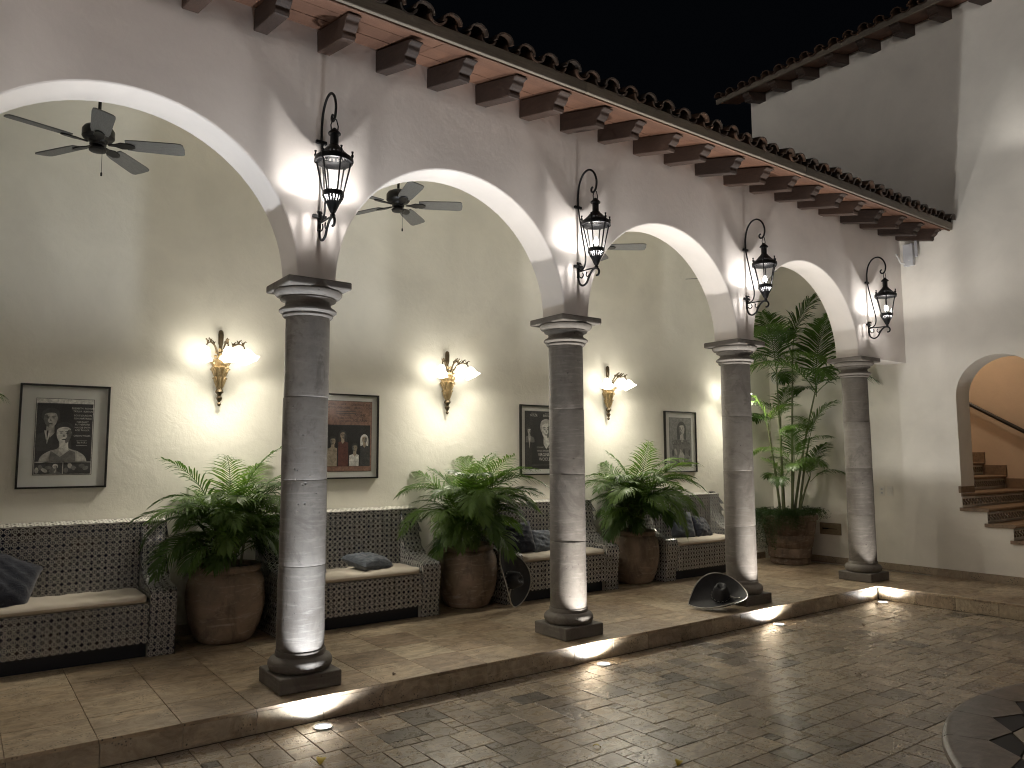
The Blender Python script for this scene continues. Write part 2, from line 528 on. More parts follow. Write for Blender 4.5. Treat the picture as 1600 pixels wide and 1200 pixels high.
for j in range(NY):
    for i in range(NX):
        if occ[j][i]: continue
        opts = sizes[:]; rnd.shuffle(opts); opts += [(2,2),(1,2),(2,1),(1,1)]
        for a, b in opts:
            if i+a > NX or j+b > NY: continue
            if any(occ[jj][ii] for jj in range(j, j+b) for ii in range(i, i+a)): continue
            for jj in range(j, j+b):
                for ii in range(i, i+a): occ[jj][ii] = True
            placed.append((X0+(i+a/2)*U+.004, Y1-(j+b/2)*U-.002, a, b))
            break
camp = cam.matrix_world.translation
minv = cam.matrix_world.inverted()
def pix(x, y, z):
    q = minv @ Vector((x, y, z))
    if q.z > -.05: return None
    return (800 - 1180.77*q.x/q.z, 600 + 1180.77*q.y/q.z, -q.z)
cand = []
for t in placed:
    if math.hypot(t[0]-FX, t[1]-FY) < FR-.16: continue
    q = pix(t[0], t[1], ZG)
    vis = q is not None and -40 < q[0] < 1640 and q[1] < 1240
    cand.append((0 if vis else 1, q[2] if q else 99, t))
cand.sort(key=lambda c: (c[0], c[1]))
nv = 0
rest = MB()
for k, (vis, d, (x, y, a, b)) in enumerate(cand):
    dz = rnd.uniform(-.0012, .0012)
    if nv < 298 and vis == 0:
        o = inst('paver', paver_me(a, b, rnd.randrange(3)), floor, (x, y, ZG+dz), (rnd.uniform(-.004,.004), rnd.uniform(-.004,.004), 0))
        nv += 1
    else:
        v, f = paver_mesh(a, b, rnd.randrange(3))
        rest.add([(p_[0]+x, p_[1]+y, p_[2]+ZG+dz) for p_ in v], f)
def m_paver_rest():
    m = M['paver'].copy(); m.name = 'paver_travertine_far'
    nt = m.node_tree
    oi = [n for n in nt.nodes if n.type == 'OBJECT_INFO'][0]
    ge = nt.nodes.new('ShaderNodeNewGeometry')
    for l in list(oi.outputs['Random'].links):
        nt.links.new(ge.outputs['Random Per Island'], l.to_socket)
    return m
M['paver_rest'] = m_paver_rest()
ro = rest.build('paver', M['paver_rest'], floor, fixn=False); ro['kind'] = 'stuff'

platform = MB().box(XL, XR-.002, YE+.022, YB-.002, ZG-.3, -.012)
platform.box(XE+.022, XR-.002, -8, YE+.0219, ZG-.3, -.012)
platform = platform.build('platform', M['grout']); tag(platform, kind='structure')
def slab_me(w, d, h, mat, name):
    gp = .0011; e = .0022
    cs = [(-w/2+gp, -d/2+gp), (w/2-gp, -d/2+gp), (w/2-gp, d/2-gp), (-w/2+gp, d/2-gp)]
    vs_ = [(a, b, -h) for a, b in cs] + [(a, b, -e) for a, b in cs] + [(a-math.copysign(e, a), b-math.copysign(e, b), 0) for a, b in cs]
    fs = [(8,9,10,11)]
    for k in range(4):
        k2 = (k+1) % 4
        fs += [(k, k2, 4+k2, 4+k), (4+k, 4+k2, 8+k2, 8+k)]
    me = bpy.data.meshes.new(name); me.from_pydata(vs_, [], fs); me.materials.append(mat)
    return me
TP = .387
sm = {}
def slab(w, d):
    k = (round(w,3), round(d,3))
    if k not in sm: sm[k] = slab_me(w, d, .02, M['slab'], 'floor_slab')
    return sm[k]
rows = [YE-.008, .068, .455, .842, 1.229, 1.616, YB]
xs = [-1.14+TP*k for k in range(-5, 23)]
for jr in range(len(rows)-1):
    y0, y1 = rows[jr], rows[jr+1]
    for i in range(len(xs)-1):
        x0, x1 = xs[i], min(xs[i+1], XR)
        if x1-x0 < .05 or (jr > 4): 
            if x1-x0 < .05: continue
        inst('floor_slab', slab(x1-x0, y1-y0), platform, ((x0+x1)/2, (y0+y1)/2, rnd.uniform(-.0008,.0008)))
k = 0
y = YE-.008
while y > -4.2:
    for (x0, x1) in ((XE-.008, XE+.4), (XE+.4, XE+.81), (XE+.81, XR)):
        inst('floor_slab', slab(x1-x0, .387), platform, ((x0+x1)/2, y-.1935, rnd.uniform(-.0008,.0008)))
    y -= .387
rme = MB()
me = slab_me(TP, .118, .02, M['riser'], 'riser_slab')
for k in range(-5, 20):
    x = -.357+TP*(k+.5)
    if x+TP/2 > XE+.02:
        w = XE-(x-TP/2)
        if w > .03:
            inst('riser_slab', slab_me(w, .118, .02, M['riser'], 'riser_slab'), platform, (x-TP/2+w/2, YE, ZG+.06), (PI/2,0,0))
        continue
    inst('riser_slab', me, platform, (x, YE, ZG+.06), (PI/2, 0, 0))
for k in range(10):
    inst('riser_slab', me, platform, (XE, YE-.0-TP*(k+.5), ZG+.06), (PI/2, 0, -PI/2))

# ------------------------------------------------------------------ arcade wall with arches
wall = MB()
ZT = 4.22
RA = S/2-.128
NA = 40
def arch_bay(mb, x0, x1, zc, r, ch=.012):
    """wall piece between x0 and x1 above a semicircle; soffit, front, back"""
    xc = (x0+x1)/2
    A = [PI*k/NA for k in range(NA+1)]
    rf = [(r+ch, -YW), (r+ch*.3, -YW+ch*.3), (r, -YW+ch), (r, YW-ch), (r+ch*.3, YW-ch*.3), (r+ch, YW)]
    vs_ = []; fs = []
    m = len(rf)
    for a in A:
        for rr, yy in rf: vs_.append((xc-rr*math.cos(a), yy, zc+rr*.984*math.sin(a)))
    for k in range(NA):
        for q in range(m-1):
            fs.append((k*m+q, k*m+q+1, (k+1)*m+q+1, (k+1)*m+q))
    base = len(vs_)
    for a in A:
        x = xc-(r+ch)*math.cos(a)
        vs_.append((x, -YW, ZT)); vs_.append((x, YW, ZT))
    for k in range(NA):
        fs.append((k*m, (k+1)*m, base+2*(k+1), base+2*k))
        fs.append((k*m+m-1, base+2*k+1, base+2*(k+1)+1, (k+1)*m+m-1))
    mb.add(vs_, fs)
for i in range(-1, NCOL):
    x0, x1 = (i-0)*S, (i+1)*S
    if i == NCOL-1: break
    arch_bay(wall, x0+.128, x1-.128, HC, RA)
for i in range(-1, NCOL):
    x0, x1 = i*S-.128, i*S+.128
    e = .012
    # pier above the capital, edges meeting the arch chamfers
    wall.add([(x0+e,-YW,HC),(x1-e,-YW,HC),(x1-e,-YW,ZT),(x0+e,-YW,ZT)], [(0,1,2,3)])
    wall.add([(x0+e,YW,HC),(x1-e,YW,HC),(x1-e,YW,ZT),(x0+e,YW,ZT)], [(3,2,1,0)])
xa = (NCOL-1)*S+.116
wall.box(xa, XR, -YW, YW, HC, ZT, skip=('l','r'))
wall.box(XL, -S-.128+.012, -YW, YW, HC, ZT, skip=('r',))
wo = wall.build('arcade_wall', M['plaster_out'], smooth=12, fixn=True)
tag(wo, 'cream plaster arcade wall pierced by round arches, carried on stone columns', 'wall')

bw = MB().box(XL, XR+.3, YB, YB+.25, -.3, 4.9)
bo = bw.build('back_wall', M['plaster_in']); tag(bo, 'long cream plaster wall behind the tiled benches with posters and sconces', 'wall')
lw = MB().box(XL-.25, XL, -YW, YB+.25, -.3, 4.6).build('end_wall', M['plaster_in'])
tag(lw, 'cream plaster wall closing the gallery behind its nearest bay', 'wall')

# gallery ceiling
ceil = MB().box(XL, XR, YW+.001, YB, 4.26, 4.34).build('ceiling', M['plaster_in']); tag(ceil, kind='structure')

# ------------------------------------------------------------------ right hand house
house = thing('house', 'tall white plastered house with a stair arch and dark raftered eave', 'house', (XR, 0, 0))
OP_Y0, OP_Y1 = -.685, -1.585
ZH = 6.66
TH = .33
hw = MB()
yc, ra, zs = -1.135, .45, 2.05
brk = [YB+.14, OP_Y0] + [yc+ra*math.cos(PI*k/24) for k in range(1, 24)] + [OP_Y1, -7.5]
steps = [(-.685, .905), (-.94, .755), (-1.19, .59), (-1.44, .43), (-1.69, .27)]   # riser y, height below that tread
def zlow(ym):
    z = 1.0
    if ym < -.685: z = .775
    if ym < -.937: z = .605
    if ym < -1.185: z = .440
    if ym < -1.43: z = .28
    return z
allb = sorted(set(brk + [-.937, -1.185, -1.43]), reverse=True)
def zhigh(y):
    q = max(0, 1-((y-yc)/ra)**2)
    return zs+ra*math.sqrt(q)
for a, b in zip(allb[:-1], allb[1:]):
    ym = (a+b)/2
    if OP_Y1 < ym < OP_Y0:
        zl = zlow(ym); h0, h1 = zhigh(a), zhigh(b)
        for x in (0, TH):
            hw.add([(x,a,-.3),(x,b,-.3),(x,b,zl),(x,a,zl)], [(0,1,2,3)])
            hw.add([(x,a,h0),(x,b,h1),(x,b,ZH),(x,a,ZH)], [(0,1,2,3)])
        hw.add([(0,a,h0),(TH,a,h0),(TH,b,h1),(0,b,h1)], [(0,1,2,3)])
        hw.add([(0,a,zl),(TH,a,zl),(TH,b,zl),(0,b,zl)], [(0,1,2,3)])
    else:
        for x in (0, TH):
            hw.add([(x,a,-.3),(x,b,-.3),(x,b,ZH),(x,a,ZH)], [(0,1,2,3)])
hw.add([(0,OP_Y0,.775),(TH,OP_Y0,.775),(TH,OP_Y0,zs),(0,OP_Y0,zs)], [(0,1,2,3)])
hw.add([(0,OP_Y1,.28),(TH,OP_Y1,.28),(TH,OP_Y1,zs),(0,OP_Y1,zs)], [(0,1,2,3)])
hw.add([(0,YB+.14,-.3),(TH,YB+.14,-.3),(TH,YB+.14,ZH),(0,YB+.14,ZH)], [(0,1,2,3)])
hwo = hw.build('wall', M['plaster_right'], house, smooth=25)
# stairwell behind the arch
sw = MB()
XB = 9.3-XR
sw.add([(XB,-6,-.2),(XB,1.7,-.2),(XB,1.7,4.2),(XB,-6,4.2)], [(0,1,2,3)])
sw.add([(TH,1.7,-.2),(XB,1.7,-.2),(XB,1.7,4.2),(TH,1.7,4.2)], [(0,1,2,3)])
sw.add([(TH,-6,4.2),(XB,-6,4.2),(XB,1.7,4.2),(TH,1.7,4.2)], [(0,1,2,3)])
sw.add([(TH,-6,-.2),(XB,-6,-.2),(XB,-6,4.2),(TH,-6,4.2)], [(0,1,2,3)])
sw.build('stairwell_wall', M['peach'], house, fixn=False)
# skirting along the right wall: separate stones
yy = YB-.02; 
sk = {}
while yy > -4:
    L = .40 if yy-.40 > -YW or yy < -.2 else .40
    if 'm' not in sk:
        q = MB().box(-.016, 0, -.199, .199, 0, .085); o = q.build('skirting_stone', M['skirt'], house, loc=(-.001, yy-.2, .001)); sk['m'] = o.data
    else: inst('skirting_stone', sk['m'], house, (-.001, yy-.2, .001))
    yy -= .40

for k in range(int((XR-XL)/.40)):
    if 'b' not in sk:
        q = MB().box(-.199, .199, -.014, 0, 0, .085); o = q.build('skirting_stone', M['skirt'], bo, loc=(XL+.2, YB-.001, .001)); sk['b'] = o.data
    else: inst('skirting_stone', sk['b'], bo, (XL+.2+.4*k, YB-.001, .001))
# rafters, boards and tiles shared by the two eaves
SL = .25
def rafter_mesh(w, h, out, name):
    # (y, z) profile, local y=0 at wall face, outwards is -y
    zt = lambda y: SL*y
    prof = [(.02, 0+.005), (.02, -h)]
    yb = -(out-.10)
    prof += [(yb, SL*yb-h), (yb-.012, SL*yb-h+.022), (yb-.010, SL*yb-h+.045), (yb-.030, SL*yb-h+.055),
             (yb-.052, SL*yb-h+.072), (yb-.060, SL*yb-h+.095), (yb-.085, SL*yb-h+.104), (-out-.002, SL*(-out)-.012), (-out, SL*(-out))]
    mb = MB().prism(prof, 'x', -w/2, w/2)
    o = mb.build(name, M['rafter'])
    bevel(o, .004, 1)
    return o
roof = thing('tile_roof', 'clay tiled roof slope with carved rafters above the arches', 'roof', (0, -YW, 4.15))
r0 = rafter_mesh(.09, .14, .50, 'rafter'); r0.parent = roof
RX = [-.446+.4105*k+.045 for k in range(-6, 20)]
r0.location = (RX[0], 0, 0)
for x in RX[1:]:
    if x > XR-.04: x = XR-.047
    o = r0.copy(); C.objects.link(o); o.location = (x+rnd.uniform(-.008,.008) if x < XR-.1 else x, rnd.uniform(-.012,.012), rnd.uniform(-.006, .004)); o.rotation_euler = (rnd.uniform(-.012,.012), rnd.uniform(-.05,.05), rnd.uniform(-.03,.03)); o.scale = (rnd.uniform(.93,1.08), rnd.uniform(.97,1.03), rnd.uniform(.95,1.04))
def board(y0, y1, x0, x1, name, mat, parent, dz=.002, th=.022):
    q = MB()
    q.add([(x0,y0,SL*y0+dz),(x1,y0,SL*y0+dz),(x1,y1,SL*y1+dz),(x0,y1,SL*y1+dz),
           (x0,y0,SL*y0+dz+th),(x1,y0,SL*y0+dz+th),(x1,y1,SL*y1+dz+th),(x0,y1,SL*y1+dz+th)],
          [(3,2,1,0),(4,5,6,7),(0,1,5,4),(1,2,6,5),(2,3,7,6),(3,0,4,7)])
    return q.build(name, mat, parent)
for (y0, y1) in ((-.195, .0), (-.39, -.199), (-.575, -.394)):
    xs_ = [XL, -1.9, .6, 3.1, 5.3, XR-.002]
    for a, b in zip(xs_[:-1], xs_[1:]):
        board(y0, y1, a+.001, b-.001, 'soffit_board', M['board'], roof, .006+rnd.uniform(0,.003))
xs_ = [XL, -1.2, 1.75, 4.5, XR-.002]
for a, b in zip(xs_[:-1], xs_[1:]):
    q = MB().box(a+.001, b-.001, -.592, -.577, SL*-.58-.012, SL*-.58+.022); q.build('fascia_batten', M['board'], roof)
    q = MB().box(a+.001, b-.001, -.622, -.594, SL*-.58-.004, SL*-.58+.078); bevel(q.build('fascia_board', M['fascia'], roof), .006, 2)
# roof deck under the tiles
dk = MB()
yA, yBk = -.60, 2.1
dk.add([(XL,yA,SL*yA+.035),(XR-.002,yA,SL*yA+.035),(XR-.002,yBk,SL*yBk+.035),(XL,yBk,SL*yBk+.035),
        (XL,yA,SL*yA+.075),(XR-.002,yA,SL*yA+.075),(XR-.002,yBk,SL*yBk+.075),(XL,yBk,SL*yBk+.075)],
       [(3,2,1,0),(4,5,6,7),(0,1,5,4),(1,2,6,5),(2,3,7,6),(3,0,4,7)])
dk.build('roof_deck', M['mortar'], roof)
def tile_mesh(r0_, r1_, L, up, th=.013, seg=8):
    """half barrel along y, convex up (cover) or down (pan)"""
    vs_ = []; fs = []
    for (yy_, rr) in ((0, r0_), (L, r1_)):
        for inner in (0, 1):
            for k in range(seg+1):
                a = PI*k/seg
                q = rr-(th if inner else 0)
                z = q*math.sin(a)*.85
                vs_.append((q*math.cos(a), yy_, z if up else -z))
    n = seg+1
    for k in range(seg):
        fs.append((k, k+1, 2*n+k+1, 2*n+k)); fs.append((n+k, 3*n+k, 3*n+k+1, n+k+1))
        fs.append((k, n+k, n+k+1, k+1)); fs.append((2*n+k, 2*n+k+1, 3*n+k+1, 3*n+k))
    for k in (0, seg): fs.append((k, 2*n+k, 3*n+k, n+k))
    return MB().add(vs_, fs)
cov = tile_mesh(.072, .058, .42, True).build('cover_tile', M['rooftile'], roof, smooth=50)
pan = tile_mesh(.062, .078, .42, False).build('pan_tile', M['rooftile'], roof, smooth=50)
pit = .199
XT = [XR-.09-pit*k for k in range(int((XR-XL)/pit))]
sl = math.atan(SL)
first = True
for x in XT:
    for (o_, dx, dz_, dy_) in ((cov, 0, .118, -.655), (pan, pit/2, .128, -.64)):
        o = o_ if first else o_.copy()
        if not first: C.objects.link(o)
        o.location = (x+dx-(.0), dy_+rnd.uniform(-.018,.018), SL*dy_+dz_+rnd.uniform(-.006,.006))
        o.rotation_euler = (sl+rnd.uniform(-.02,.02), rnd.uniform(-.06,.06), rnd.uniform(-.03,.03))
    first = False
more = MB()
for x in XT:
    for row in range(1, 7):
        dy_ = -.65+row*.36
        for up, dx, dz_ in ((True, 0, .132), (False, pit/2, .135)):
            tm = tile_mesh(.072 if up else .062, .058 if up else .078, .42, up, seg=5)
            c_, s_ = math.cos(sl), math.sin(sl)
            more.add([(v[0]+x+dx, dy_+v[1]*c_-v[2]*s_, SL*dy_+dz_+v[1]*s_+v[2]*c_) for v in tm.v], tm.f)
mo = more.build('roof_tiles', M['rooftile'], roof, fixn=False); mo['kind'] = 'stuff'

# eave of the tall house: same pieces turned to run along y
eave = bpy.data.objects.new('eave', None); C.objects.link(eave); eave.parent = house
eave.location = (0, 0, ZH); eave.rotation_euler = (0, 0, -PI/2)
# local x -> -world y ; local y -> world x
r1 = rafter_mesh(.11, .13, .44, 'rafter'); r1.parent = eave
hy = [1.72-.427*k for k in range(0, 20)]
r1.location = (-hy[0]-.0, 0, 0)
for yv in hy[1:]:
    o = r1.copy(); C.objects.link(o); o.location = (-yv, 0, 0)
board(-.46, 0, -2.15, 6.5, 'soffit_board', M['board'], eave, .006)
q = MB().box(-2.17, 6.5, -.49, -.462, SL*-.47-.01, SL*-.47+.06); q.build('fascia_board', M['fascia'], eave)
q = MB(); q.add([(-2.17,-.5,SL*-.5+.06),(6.5,-.5,SL*-.5+.06),(6.5,2.5,SL*2.5+.06),(-2.17,2.5,SL*2.5+.06)], [(0,1,2,3)])
q.build('roof_deck', M['mortar'], eave)
pn = MB()
for k in range(42):
    x = -2.1+.2*k
    for row in range(3):
        dy_ = -.53+row*.36
        for up, dx, dz_ in ((True, 0, .085), (False, .1, .095)):
            tm = tile_mesh(.072 if up else .062, .058 if up else .078, .42, up, seg=5)
            c_, s_ = math.cos(sl), math.sin(sl)
            jx, jz = rnd.uniform(-.006,.006), rnd.uniform(-.006,.006)
            pn.add([(v[0]+x+dx+jx, dy_+v[1]*c_-v[2]*s_, SL*dy_+dz_+jz+v[1]*s_+v[2]*c_) for v in tm.v], tm.f)
o = pn.build('roof_tiles', M['rooftile'], eave, fixn=False); o['kind'] = 'stuff'

# ------------------------------------------------------------------ staircase
stair = thing('staircase', 'stone staircase with patterned tile risers climbing inside the arch', 'stairs', (XR, 0, 0))
SX1 = XB-.012
st = [(-.685, .955), (-.937, .795), (-1.185, .632), (-1.43, .467)]       # (front edge y of tread, tread top)
up = [(-.43, 1.125), (-.18, 1.295), (.07, 1.465), (.32, 1.635), (.57, 1.80)]
allst = [(y_, z_) for y_, z_ in reversed(up)] + st
for k, (yf, zt_) in enumerate(allst):
    back = yf+.275 if k else yf+.5
    xl = -.022 if (yf, zt_) in st else TH+.004
    if abs(yf+.685) < .01: back = yf+.29; 
    q = MB()
    prof = [(yf-.018, zt_-.034), (yf-.026, zt_-.024), (yf-.027, zt_-.012), (yf-.018, zt_-.002), (yf-.006, zt_), (back, zt_), (back, zt_-.038), (yf-.01, zt_-.038)]
    if abs(yf+.685) < .01:
        q.prism(prof, 'x', TH+.002, SX1)
        q.prism([(yf-.018, zt_-.034), (yf-.026, zt_-.024), (yf-.027, zt_-.012), (yf-.018, zt_-.002), (yf-.006, zt_), (yf-.002, zt_), (yf-.002, zt_-.038)], 'x', xl, TH+.001)
    else: q.prism(prof, 'x', xl, SX1)
    q.build('tread', M['tread'], stair, smooth=30)
    # riser under this tread: row of tiles
    n = 12; w = (SX1-.0-max(xl, 0)-.02)/n
    zb = zt_-.165+.0
    me_ = None
    bk = MB().box(max(xl,0)+.004, SX1, yf+.006, yf+.03, zb-.0, zt_-.0385); bk.build('riser', M['grout_light'], stair)
    for t_ in range(n):
        x0 = max(xl, 0)+.012+t_*w
        if me_ is None:
            q = MB(); q.add([(0,0,0),(w-.003,0,0),(w-.003,0,.09),(0,0,.09),(0,.008,0),(w-.003,.008,0),(w-.003,.008,.09),(0,.008,.09)],
                            [(0,1,2,3),(1,5,6,2),(3,2,6,7),(4,0,3,7)], 0, [[(0,0),(1,0),(1,1),(0,1)]]*4)
            o = q.build('riser_tile', M['risertile'], stair, loc=(x0, yf-.003, zb+.022), fixn=False); me_ = o.data
        else: inst('riser_tile', me_, stair, (x0, yf-.003, zb+.022))
    # stepped skirting on the far wall
    q = MB().box(SX1-.018, SX1+.0105, yf-.03, yf+.24, zt_+.0005, zt_+.13); q.build('skirting_stone', M['tread'], stair)
q = MB().box(-.012, TH+.01, OP_Y0-.001, OP_Y0+.03, .957, 1.035); bevel(q.build('jamb_stone', M['tread'], stair), .006, 2)
fill = MB()
for yf, zt_ in allst: fill.box(TH+.01, SX1, yf+.031, yf+.29, -.14, zt_-.039)
fill.build('stair_core', M['grout'], stair)
lampt = thing('stair_fill_lamp', 'added round ceiling lamp, out of view, warming the stairwell', 'lamp', (XR+1.0, -.2, 4.2))  # added out of view to light the stair niche warmly
MB().lathe([(.10,0), (.11,-.02), (.10,-.03)], 24).build('rim', M['white_paint'], lampt, smooth=40)
MB().lathe([(.095,-.031), (.07,-.06), (.0,-.075)], 24, cap0=False, cap1=False).build('glass_shade', m_emit('stair_fill_glass', (1.0,.82,.60), 48.0), lampt, smooth=60)
rail = thing('handrail', 'dark handrail sloping up the peach stairwell wall', 'handrail', (XR+XB-.07, 0, 0))
q = MB().tube([(0, -2.6, .52), (0, -.72, 1.68), (0, .9, 2.68)], .026, 10); q.build('rail', M['rail'], rail, smooth=40)
for yb_ in (-.80, .4):
    zr = 1.68+(yb_+.72)*.617
    MB().tube([(0, yb_, zr-.02), (0, yb_, zr-.07), (.068, yb_, zr-.09)], .012, 8).build('bracket', M['rail'], rail, smooth=40)

# ------------------------------------------------------------------ columns
def colprof(r): return r
col_labels = {
 0: 'tall stone column nearest the camera, lit white from below',
 1: 'stone column beside the upright sombrero with a chipped pitted shaft',
 2: 'stone column with a sombrero resting against its plinth',
 3: 'dark mottled stone column at the inner corner before the tall palm'}
def wob(seed, amp):
    r_ = random.Random(seed); ph = [r_.uniform(0, 6.28) for _ in range(4)]
    return lambda a, z: 1+amp*(math.sin(2*a+ph[0])+.7*math.sin(3*a+ph[1]+z*9)+.5*math.sin(5*a+ph[2]-z*23))
for i in range(-1, NCOL):
    lab = col_labels.get(i, 'stone column outside the view at the near end')
    if i == -1: lab = 'stone column standing beyond the near bench'
    t = thing('stone_column', lab, 'column', (i*S, 0, 0), 0, 'stone columns carrying the arches')
    hw_ = .192
    q = MB().box(-hw_, hw_, -hw_, hw_, 0.001, .094); bevel(q.build('plinth', M['stone'], t), .009, 3)
    prof = [(.150,.094), (.172,.096), (.186,.108), (.194,.128), (.192,.150), (.180,.168), (.160,.178), (.152,.181), (.152,.205), (.149,.211), (.140,.213)]
    MB().lathe(prof, 40, wob=wob(i*7+1, .004)).build('base', M['stone'], t, smooth=40)
    zs_ = [.212, .722, 1.245, 1.762, 2.272]
    for d in range(4):
        z0, z1 = zs_[d]+.0006, zs_[d+1]-.0006
        r0_ = .1445-.0015*d
        pr = [(r0_-.0025, z0), (r0_-.0004, z0+.002), (r0_, z0+.008)]
        for k in range(1, 9): pr.append((r0_-.0015*k/9, z0+.012+(z1-z0-.024)*k/9))
        pr += [(r0_-.0016, z1-.008), (r0_-.002, z1-.002), (r0_-.004, z1)]
        o = MB().lathe(pr, 40, wob=wob(i*11+d+40, .0035)).build('shaft_drum', M['stone'], t, smooth=40)
        o.rotation_euler = (0, 0, d*1.3+i)
        o.location = (rnd.uniform(-.002,.002), rnd.uniform(-.002,.002), 0)
    prof = [(.134,2.2725), (.150,2.274), (.158,2.283), (.158,2.290), (.150,2.295), (.168,2.300), (.180,2.311), (.180,2.320), (.168,2.331), (.152,2.340), (.143,2.350), (.141,2.362),
            (.148,2.374), (.163,2.381), (.172,2.384), (.176,2.391), (.172,2.399), (.178,2.401), (.200,2.411), (.212,2.425), (.214,2.438), (.206,2.446), (.17,2.4465)]
    MB().lathe(prof, 40, wob=wob(i*5+3, .006)).build('capital', M['stone'], t, smooth=35)
    q = MB().box(-.209, .209, -.209, .209, 2.447, 2.499); bevel(q.build('abacus', M['stone'], t), .012, 3)

# ------------------------------------------------------------------ ground spots
for k, (x, y) in enumerate(LIGHTS+[(-S, -.425)]):
    lab = ['recessed ground spot before the nearest column', 'recessed ground spot below the second column with the pitted shaft',
           'recessed ground spot below the column with the resting sombrero', 'recessed ground spot in the inner corner of the step', 'recessed ground spot beyond the near end of the step'][k]
    t = thing('ground_spot', lab, 'ground light', (x, y, ZG), 0, 'ground spots along the step')
    MB().lathe([(.058,-.01), (.058,.004), (.055,.0075), (.047,.0075), (.045,.005), (.045,-.01)], 28, cap0=False, cap1=False).build('rim', M['steel'], t, smooth=40)
    MB().lathe([(.0449,-.004), (.04,.0025)], 28, cap0=False, cap1=True).build('lens', M['lens'], t)
    ld = bpy.data.lights.new('spot_light', 'SPOT'); ld.energy = UP_W*(1.0, .95, .95, .42, .35)[k]; ld.color = UP_COL
    if k: ld.color = (1.0, .97, .92)
    ld.spot_size = R(162); ld.spot_blend = 1.0; ld.shadow_soft_size = .018
    lo = bpy.data.objects.new('spot_light', ld); C.objects.link(lo); lo.parent = t
    lo.location = (0, 0, .006); lo.rotation_euler = (PI, 0, 0)
    l2 = ld.copy(); l2.shadow_soft_size = .05; l2.spot_size = R(64); l2.energy = ld.energy*(1.45, 1.45, 1.45, 1.2, .4)[k]
    lo = bpy.data.objects.new('beam_light', l2); C.objects.link(lo); lo.parent = t
    lo.location = (0, 0, .0065); lo.rotation_euler = (PI, 0, 0)

